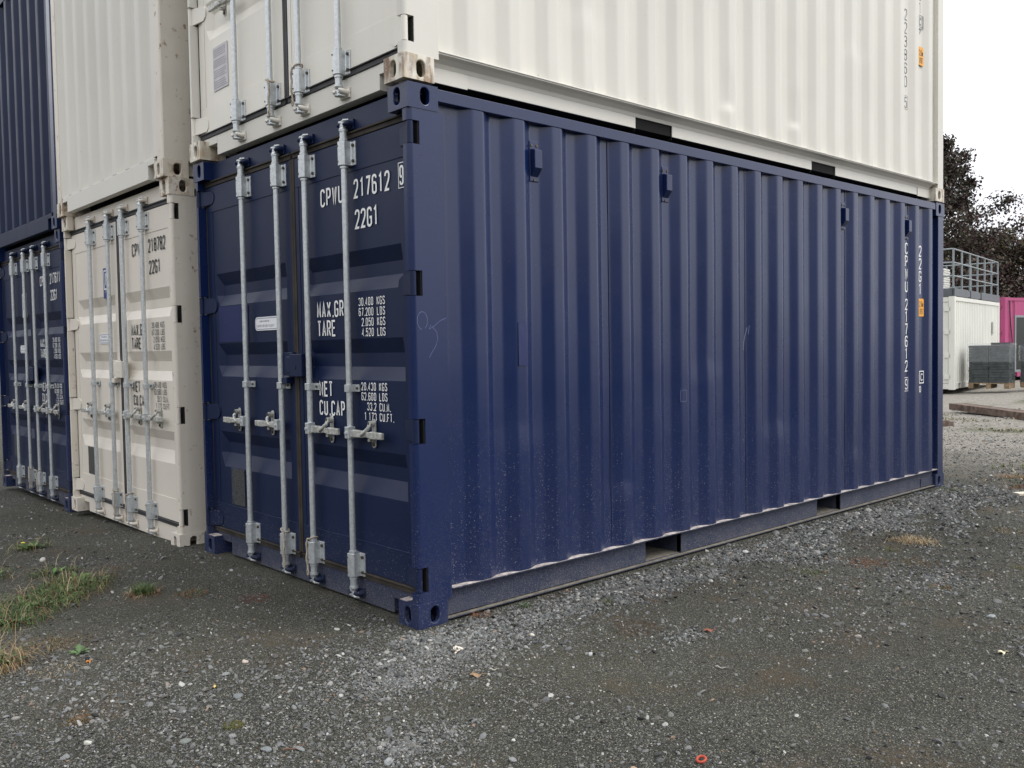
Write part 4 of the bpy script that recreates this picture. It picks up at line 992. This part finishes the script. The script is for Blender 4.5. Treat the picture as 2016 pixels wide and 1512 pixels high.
plant('dead_weed', -.31, 1.08, [blades(200, .085, .018, .0022, [(.11, .035, .02), (.15, .05, .03)], 1.3, .3, 3, 85)], 'flat dark red dried weed before the sill of the blue container', 'weed', GW)
plant('dead_weed', .36, -.035, [blades(90, .05, .030, .0025, RUSTY, 1.1, .5, 3, 86)], 'brown dry sprig under the rail by the near corner casting', 'weed', GW)
plant('grass_clump', .62, -.08, [blades(50, .03, .035, .003, GREEN, .8, .5, 3, 87)], 'tiny green sprout against the near end of the bottom rail', 'grass clump', GW)
plant('grass_clump', .98, -.33, [blades(60, .04, .03, .003, OLIVE + GREEN, .9, .5, 3, 88)], 'tiny green sprout in the gravel strip beside the long side', 'grass clump', GW)
i = 0
for x, y, n, rad, h, cc, nm, lab in [
    (3.50, -.82, 330, .16, .075, STRAW, 'dry_grass_tuft', 'pale straw tuft in the gravel opposite the far fork pocket'), (3.16, -.80, 150, .09, .028, OLIVE, 'moss_clump', 'green moss just left of the pale straw tuft'),
    (2.72, -.86, 420, .17, .022, RUSTY, 'moss_clump', 'long rusty red creeping patch beside the pale straw tuft'), (2.30, -.75, 220, .12, .025, GREEN + OLIVE, 'moss_clump', 'green patch at the near end of the rusty creeping patch'),
    (2.95, -1.08, 260, .14, .022, OLIVE + RUSTY, 'moss_clump', 'brown green patch in front of the pale straw tuft'), (1.95, -.20, 200, .12, .030, OLIVE, 'moss_clump', 'olive patch along the rail just past the near fork pocket'),
    (2.55, -.22, 170, .11, .028, OLIVE + RUSTY, 'moss_clump', 'olive patch between the two fork pockets'), (3.20, -1.62, 130, .09, .03, OLIVE, 'moss_clump', 'small yellow green moss clump at the right of the yard'),
    (3.62, -1.75, 150, .10, .025, OLIVE + GREEN, 'moss_clump', 'bright green moss clump near the right picture edge'), (2.45, -1.42, 130, .08, .025, RUSTY + OLIVE, 'moss_clump', 'brown moss clump in the middle right gravel'),
    (2.62, -1.95, 260, .14, .024, OLIVE + RUSTY, 'moss_clump', 'yellow brown moss patch left of the broad flat stone'), (2.25, -2.05, 240, .13, .022, RUSTY + OLIVE, 'moss_clump', 'rusty moss patch behind the broad flat stone'),
    (5.75, -.22, 300, .17, .05, GREEN + OLIVE, 'grass_clump', 'green clump at the foot of the far corner casting'), (6.35, -.55, 240, .15, .035, RUSTY, 'dead_weed', 'brown dried weed just past the far corner'),
    (6.9, -.3, 200, .16, .08, RUSTY + STRAW, 'dead_weed', 'taller brown dried weed behind the far corner'), (5.0, -1.5, 120, .1, .10, RUSTY, 'dead_weed', 'upright rust-brown dock stem right of the far corner')]:
    i += 1; plant(nm, x, y, [blades(n // 2, rad, h, .0035, cc, 1.3, .9, 3, 100 + i, .1), blades(n // 2, rad * .55, h * .8, .0035, cc, 1.4, .5, 3, 200 + i, .1)], lab, 'moss' if 'moss' in nm else 'weed' if 'dead' in nm else 'grass tuft', GW)
for k, (x, y, n, cc, lab) in enumerate([(1.25, -.42, 110, RUSTY, 'dull brown sprig lying in the gravel strip before the near fork pocket'), (.75, -.72, 240, [(.075, .045, .028), (.10, .06, .035)], 'dark brown stain of dead moss right of the small cream stone'),
        (4.3, -1.15, 200, OLIVE + STRAW, 'olive and straw patch beyond the pale straw tuft'), (4.9, -.65, 160, OLIVE + RUSTY, 'rusty green patch opposite the far end of the blue container'), (3.9, -2.3, 180, RUSTY + STRAW, 'ochre dry patch at the right picture edge'),
        (-1.42, .62, 90, STRAW, 'thin straw blades lying before the leafy weed'), (-.62, 2.35, 120, RUSTY + OLIVE, 'brown patch between the green clumps and the cream container')]):
    plant('dead_weed', x, y, [blades(n, .12, .022, .0028, cc, 1.3, .4, 3, 400 + k, .1)], lab, 'weed', GW)
# loose ground cover farther off, too small to count
parts = []
rg = np.random.default_rng(5)
for k in range(210):
    x = rg.uniform(6.5, 27); y = rg.uniform(-3, 10)
    if vnoise(x, y, 2.2, 9) < .5 or (x < 8 and y > -.1): continue
    v, f, c = blades(45, .30, .07, .014, OLIVE + GREEN + STRAW, 1.0, .5, 2, 300 + k, .1); v = v + np.array([x, y, float(gz(x, y))]); parts.append((v, f, c))
V, F, C = join(parts); o = npmesh('ground_cover', V, F, M['leaf'], C); tag(o, kind='stuff'); o['label'] = 'low scattered weeds over the far yard'

# ------------------------------------------------------------------ background: containers, pallets, beams
A = math.atan2(0, 1)
def cam_at(px, depth):      # a spot on the yard at a given bearing, computed once from the survey of the photograph
    lat = (px - 1008) / FPX * depth; dd = Vector((math.cos(AZ), math.sin(AZ), 0)); rr = Vector((math.sin(AZ), -math.cos(AZ), 0)); return Vector(CAMP) + dd * depth + rr * lat
c0 = cam_at(1880, 24.7); c1 = cam_at(1968, 29.4); dirw = math.atan2(c1.y - c0.y, c1.x - c0.x)
mats_ow = mats('oldwhite', 'oldwhite', 'oldwhite', 'oldwhite', 'oldwhite', 'oldwhite', 'oldwhite', 'oldwhite', 'gasket', 'ink_grey', 'plate_dark')
def simple_container(name, loc, rz, L_, H_, m, label, doors=True, opening=None):
    root = empty(name, loc, label, 'container', None, rz); n = 0
    b = MB()
    b.box(0, .16, 0, .16, .0, H_); b.build('corner_post', m['post'], root, .01); b = MB(); b.box(L_ - .16, L_, 0, .16, 0, H_); b.build('corner_post', m['post'], root, .01)
    b = MB(); b.box(0, .16, WD - .16, WD, 0, H_); b.build('corner_post', m['post'], root, .01); b = MB(); b.box(L_ - .16, L_, WD - .16, WD, 0, H_); b.build('corner_post', m['post'], root, .01)
    for y0 in (0.004, WD - .064):
        b = MB(); b.box(.161, L_ - .161, y0, y0 + .06, H_ - .12, H_ - .01); b.build('top_rail', m['side'], root, .005)
        b = MB(); segs = [(.161, .5), (.78, L_ - .78), (L_ - .5, L_ - .161)]
        for a0, a1 in segs: b.box(a0, a1, y0, y0 + .06, .02, .17)
        b.box(.161, L_ - .161, y0 + .002, y0 + .058, .1705, .19); b.build('bottom_rail', m['rail'], root, .004)
    for y0, sg in ((.02, 1), (WD - .02, -1)):
        s_ = []; x = .161; k = 0
        while x < L_ - .3:
            if not (opening and sg > 0 and opening[0] - .1 < x < opening[1]): s_ += [(x, 0), (x + .07, 0), (x + .11, 1), (x + .18, 1), (x + .22, 0)]
            x += .22; 
        q = [s_[0]]
        for a in s_[1:]:
            if a[0] > q[-1][0] + .001: q.append(a)
        q.append((L_ - .161, 0)); b = MB()
        if opening and sg > 0:
            qa = [a for a in q if a[0] <= opening[0]]; qb = [a for a in q if a[0] >= opening[1]]
            if len(qa) > 2: corr_panel(b, 'x', 0, 0, .19, H_ - .12, y0, .035, qa, sg, (), 3)
            if len(qb) > 2: corr_panel(b, 'x', 0, 0, .19, H_ - .12, y0, .035, qb, sg, (), 3)
            b.box(opening[0], opening[1], .02, .06, 2.25, H_ - .12)
        else: corr_panel(b, 'x', 0, 0, .19, H_ - .12, y0, .035, q, sg, (), 3)
        b.build('side_panel', m['side'], root)
    b = MB(); b.box(.03, L_ - .03, .04, WD - .04, H_ - .05, H_ - .02); b.build('roof', m['side'], root); b = MB(); b.box(.05, L_ - .05, .07, WD - .07, .1, .2); b.build('floor', M['wood'], root)
    b = MB(); b.box(L_ - .05, L_ - .02, .16, WD - .16, .05, H_ - .05); b.build('end_panel', m['side'], root)
    b = MB(); b.box(.02, .07, .161, WD - .161, .02, .17); b.build('door_sill', m['rail'], root, .004); b = MB(); b.box(.02, .07, .161, WD - .161, H_ - .15, H_ - .01); b.build('door_header', m['rail'], root, .004)
    for y0, y1 in ((.17, WD / 2 - .01), (WD / 2 + .01, WD - .17)):
        b = MB(); b.box(.03, .07, y0, y1, .18, H_ - .16); 
        dd = b.build('door', m['door'], root, .004)
        for yb in (y0 + .28, y1 - .28):
            b = MB(); b.cyl((.0, yb, .10), (.0, yb, H_ - .10), .018, n=8); b.box(-.01, .03, yb - .04, yb + .04, .25, .36); b.box(-.01, .03, yb - .04, yb + .04, H_ - .36, H_ - .25); b.build('locking_bar', M['galv'], dd)
        for zz in (.35, .95, 1.6, H_ - .35):
            yy = y0 if y0 < 1 else y1; b = MB(); b.box(.0, .028, yy - .07, yy + .10, zz - .06, zz + .06); b.build('hinge', m['door'], dd, .005)
    return root
cw = simple_container('white_container', (c0.x, c0.y, -.02), dirw, 6.058, 2.591, mats_ow, 'off-white container with doors and a railed platform on its roof, far right')
b = MB(); b.box(4.95, 5.08, -.012, .01, 1.55, 1.95); b.box(4.97, 5.02, -.02, -.012, 1.6, 1.9); tag(b.build('notice_board', simple('notice_grey', (.5, .5, .47), .6), cw))
# railed platform on its roof
pl = empty('roof_platform', (c0.x, c0.y, 2.575), 'grey steel platform with handrails standing on the off-white container', 'platform', None, dirw)
for (a, b_) in (((0, 6.06), (.0, .10)), ((0, 6.06), (WD - .10, WD))):
    m_ = MB()
    for x0, x1 in ((0, 1.62), (1.98, 3.0), (3.36, 6.06)): m_.box(x0, x1, *b_, .0, .22)
    m_.box(.0, 6.06, b_[0] + .02, b_[1] - .02, .02, .2); m_.build('side_beam', M['greysteel'], pl, .004)
for x0 in (0.001, 5.959): m_ = MB(); m_.box(x0, x0 + .10, .101, WD - .101, .0, .22); m_.build('end_beam', M['greysteel'], pl, .004)
m_ = MB(); m_.box(.1, 5.95, .1, WD - .1, .18, .205); m_.build('deck', M['greysteel'], pl)
for y in (.05, WD - .05):
    for k in range(7): m_ = MB(); x = .05 + k * .993; m_.box(x - .022, x + .022, y - .022, y + .022, .221, 1.29); m_.build('rail_post', M['rail'], pl, .003)
for y in (.85, 1.6):
    for x in (.05, 6.008): m_ = MB(); m_.box(x - .022, x + .022, y - .022, y + .022, .221, 1.29); m_.build('rail_post', M['rail'], pl, .003)
for z in (.56, .93, 1.30):
    for p0, p1 in (((.05, .05), (6.008, .05)), ((.05, WD - .05), (6.008, WD - .05)), ((.05, .05), (.05, WD - .05)), ((6.008, .05), (6.008, WD - .05))):
        m_ = MB(); m_.cyl((*p0, z), (*p1, z), .022, n=8); m_.build('handrail', M['rail'], pl)
st = empty('panel_stack', (c0.x, c0.y, 2.80), 'stack of pale panels lying on the roof platform beside the handrail', 'panel stack', None, dirw)
for k in range(9): m_ = MB(); o_ = (k * 37 % 5) * .02; m_.box(.25 + o_, .95 + o_, .35, 1.9, .0 + k * .065, .055 + k * .065); m_.build('panel', M['oldwhite'], st, .004)

# pink cabin
p0 = cam_at(1979, 32.2)
pk = simple_container('pink_cabin', (p0.x, p0.y, -.02), dirw - R(21), 6.058, 2.896, mats('pink', 'pink', 'pink', 'pink', 'pink', 'pink', 'pink', 'pink', 'gasket', 'ink_white', 'plate_dark'), 'magenta pink container cabin with glazed door at the right edge', opening=(.62, 2.82))
f = MB()
for a0, a1, z0_, z1_ in ((.62, .70, .19, 2.25), (2.74, 2.82, .19, 2.25), (.701, 2.739, 2.17, 2.249), (.701, 2.739, .191, .27), (1.68, 1.76, .271, 2.169)): f.box(a0, a1, .0, .07, z0_, z1_)
fo = f.build('door_frame', M['rail'], pk, .003)
q = NM('window_glass'); q.fin((.02, .024, .022), .25, 0, .25)
f = MB(); f.box(.701, 1.679, .03, .04, .271, 2.169); f.build('glass_pane', q.m, fo); f = MB(); f.box(1.761, 2.739, .03, .04, .271, 2.169); f.build('glass_pane', q.m, fo)
for k in range(6): f = MB(); f.box(.72, 1.66, .045, .06, .6 + k * .25, .66 + k * .25); f.build('shelf', M['block'], pk)
f = MB(); f.tube([(.22 + .25 * t + .0, -.02 , 2.75 - 1.7 * t - .15 * math.sin(t * 3)) for t in [i / 10 for i in range(11)]], .018, 6); f.build('hanging_cable', M['gasket'], pk)

def pallet(x, y, rz, label, plabel, rows, seed):
    rr = random.Random(seed); root = empty('pallet', (x, y, 0), plabel, 'pallet', 'pallets of blocks before the cabins', rz)
    for yy in (0, .36, .72): m_ = MB(); m_.box(0, .85, yy, yy + .10, .022, .11); m_.build('bearer', M['wood'], root, .003)
    for k in range(6): m_ = MB(); m_.box(k * .15, k * .15 + .10, -.01, .83, .111, .132); m_.build('deck_board', M['wood'], root, .002)
    for k in (0, .36, .72): m_ = MB(); m_.box(0, .85, k, k + .10, 0, .0215); m_.build('bottom_board', M['wood'], root, .002)
    st_ = empty('block_stack', (x, y, .160), label, 'block stack', 'pallets of blocks before the cabins', rz)
    for k in range(rows):
        h = .058
        for i in range(3):
            for j in range(2):
                if k == rows - 1 and rr.random() < .4: continue
                m_ = MB(); ox, oy = rr.uniform(-.008, .008), rr.uniform(-.008, .008)
                m_.box(i * .285 + .003 + ox, i * .285 + .282 + ox, j * .41 + .003 + oy, j * .41 + .405 + oy, k * .062, k * .062 + h); m_.build('block', M['block'], st_, .003)
    root.scale = st_.scale = (.92, 1.24, 1.20)
    q = NM('shrink_wrap' + str(seed)); q.b.inputs['Alpha'].default_value = .16; q.fin((.62, .65, .68), .18, 0, .8)
    q.bump(q.noise(1, 4, q.scaled((9, 9, 3))), .9, .05)
    m_ = MB(); N = 40; P = []
    outline = [(-.02, -.02), (.88, -.02), (.88, .85), (-.02, .85)]
    V = []; zz = np.linspace(.48, rows * .062 - .02, 9)
    pts = []
    for a in range(4):
        p, q2 = outline[a], outline[(a + 1) % 4]
        for t_ in np.linspace(0, 1, 10, endpoint=False): pts.append((p[0] + (q2[0] - p[0]) * t_, p[1] + (q2[1] - p[1]) * t_))
    for z in zz:
        for p in pts: V.append((p[0] + rr.uniform(-.006, .012), p[1] + rr.uniform(-.012, .006), z + rr.uniform(-.01, .01)))
    n = len(pts); m_.add(V, [(j * n + i, j * n + (i + 1) % n, (j + 1) * n + (i + 1) % n, (j + 1) * n + i) for j in range(8) for i in range(n)], True)
    m_.build('plastic_wrap', q.m, st_)
pallet(23.98, 5.52, R(8), 'block stack of dark grey blocks partly wrapped in plastic before the off-white container', 'wooden pallet under the block stack before the off-white container', 15, 3)
pallet(25.2, 4.55, R(20), 'block stack of dark grey blocks at the right picture edge', 'wooden pallet under the block stack at the right picture edge', 14, 4)

# rusted steel section lying in the yard
bm0, bm1 = Vector((15.39, 3.54, 0)), Vector((13.2, 1.15, 0)); dv = (bm1 - bm0); ba = math.atan2(dv.y, dv.x)
rt = empty('steel_beam', (bm0.x, bm0.y, .02), 'rusty steel channel beam lying on the far yard at the right', 'steel beam', None, ba)
Lb = dv.length
m_ = MB(); m_.box(0, Lb, -.15, -.138, 0, .12); m_.build('flange', M['rust'], rt, .003); m_ = MB(); m_.box(0, Lb, .138, .15, 0, .12); m_.build('flange', M['rust'], rt, .003)
m_ = MB(); m_.box(0, Lb, -.1375, .1375, .102, .115); m_.build('web', M['rust'], rt, .003)
m_ = MB(); m_.box(0, .42, -.06, .06, 0, .09); m_.box(.12, .36, -.02, .10, .091, .11)
o = m_.build('scrap_bracket', M['rust'], None, .004); o.scale = (.8, .8, .8); o.rotation_euler = (0, 0, R(-15)); place(tag(o, 'small rusted scrap bracket just right of the blue container', 'scrap'), 11.75, 2.42)

# ------------------------------------------------------------------ trees
def tree(name, x, y, h, spread, nl, cols, label, seed, base=.12, spikes=0, cone=False, leaf=.08, group='trees beyond the yard'):
    rr = random.Random(seed); rg = np.random.default_rng(seed); root = empty(name, (x, y, -.1), label, 'tree', group)
    tk = MB(); pts = [(rr.uniform(-.1, .1) * i, rr.uniform(-.1, .1) * i, h * .85 * i / 7) for i in range(8)]; tk.tube(pts, [.22 * (1 - i / 8.5) * h / 9 + .02 for i in range(8)], 8); tk.build('trunk', M['bark'], root)
    lb = MB(); tips = []
    nb = int(34 * h / 9)
    for k in range(nb):
        t = base + (1 - base) * (k + .5) / nb; a = k * 2.399 + rr.uniform(-.4, .4); reach = spread * (math.sin(math.pi * min(1, (1 - t) * .95 + .12)) ** .7) * rr.uniform(.6, 1.1)
        if cone: reach = (spread * (1 - t) ** .85 + .35) * rr.uniform(.7, 1.05)
        z0 = h * .85 * t; seg = 6; prev = []
        if spikes and rr.random() < spikes: reach *= 1.4
        for i in range(seg + 1):
            s_ = i / seg; prev.append((math.cos(a) * reach * s_ + rr.uniform(-.08, .08), math.sin(a) * reach * s_ + rr.uniform(-.08, .08), z0 + reach * .45 * s_ + rr.uniform(-.06, .06)))
        lb.tube(prev, [.05 * (1 - i / (seg + .5)) + .008 for i in range(seg + 1)], 5); tips.append((prev, reach))
    lb.build('limb', M['bark'], root)
    C0 = []; 
    for prev, reach in tips:
        m = max(20, int(nl * 1.7 / nb))
        t = rg.uniform(.12, 1.06, m) ** .8; P = np.array(prev); i0 = np.clip((t * (len(P) - 1)).astype(int), 0, len(P) - 2); fr = (t * (len(P) - 1) - i0)[:, None]
        q = P[i0] * (1 - fr) + P[i0 + 1] * fr; w = (.16 + .30 * reach * (1.08 - np.minimum(t, 1.05)))[:, None]
        cl = rg.normal(0, 1, (m // 8 + 1, 3))[rg.integers(0, m // 8 + 1, m)]
        C0.append(q + cl * w * np.array([.75, .75, .5]) + rg.normal(0, .09, (m, 3)))
    C0 = np.concatenate(C0); N = len(C0); nrm = rg.normal(0, 1, (N, 3)); nrm[:, 2] += .6; nrm /= np.linalg.norm(nrm, axis=1)[:, None]
    a = np.cross(nrm, rg.normal(0, 1, (N, 3))); a /= np.linalg.norm(a, axis=1)[:, None]; b = np.cross(nrm, a); s_ = (leaf * rg.uniform(.5, 1.2, N))[:, None]
    V = np.stack([C0 - a * s_, C0 + b * s_ * .6, C0 + a * s_, C0 - b * s_ * .6], 1).reshape(-1, 3); F = np.arange(N * 4).reshape(N, 4)
    cc = np.array(cols)[rg.integers(0, len(cols), N)] * rg.uniform(.8, 2.6, (N, 1)); mixn = vnoise(C0[:, 0] + C0[:, 2], C0[:, 1] - C0[:, 2] * .7, 1.2, seed)[:, None]; cc = cc * (.7 + .6 * mixn)
    npmesh('crown', V, F, M['crown'], np.repeat(cc, 4, 0), parent=root)
PUR = [(.030, .022, .021), (.042, .030, .027), (.022, .017, .016), (.070, .055, .045), (.036, .040, .022)]; GRN = [(.035, .05, .018), (.05, .06, .022), (.075, .065, .025), (.03, .04, .015)]
MIXC = PUR + [(.05, .045, .022), (.07, .055, .025)]
def tr(px, depth, *a, **k): p = cam_at(px, depth); tree(k.pop('name', 'copper_beech'), p.x, p.y, *a, **k)
tr(1838, 38, 11.4, 4.3, 20000, PUR, 'tall purple-leaved tree with spiky branches directly behind the white stack', 1, spikes=.4, cone=True)
tr(1992, 40, 6.4, 2.9, 17000, MIXC, 'shorter bushy purple tree behind the pink cabin', 2, spikes=.15)
tr(1922, 41, 6.9, 2.2, 16000, GRN + PUR[:2] + [(.09, .06, .03)], 'green and bronze tree between the two purple trees', 3, name='mixed_tree')
tr(2090, 42, 6.8, 3.2, 11000, MIXC, 'purple tree just outside the right picture edge', 4)
tr(1760, 43, 8.0, 3.2, 7000, GRN, 'dark green tree hidden behind the white stack', 5, name='broadleaf_tree')
tr(2200, 44, 7.5, 3.4, 7000, GRN, 'dark green tree well to the right of the yard', 6, name='broadleaf_tree')
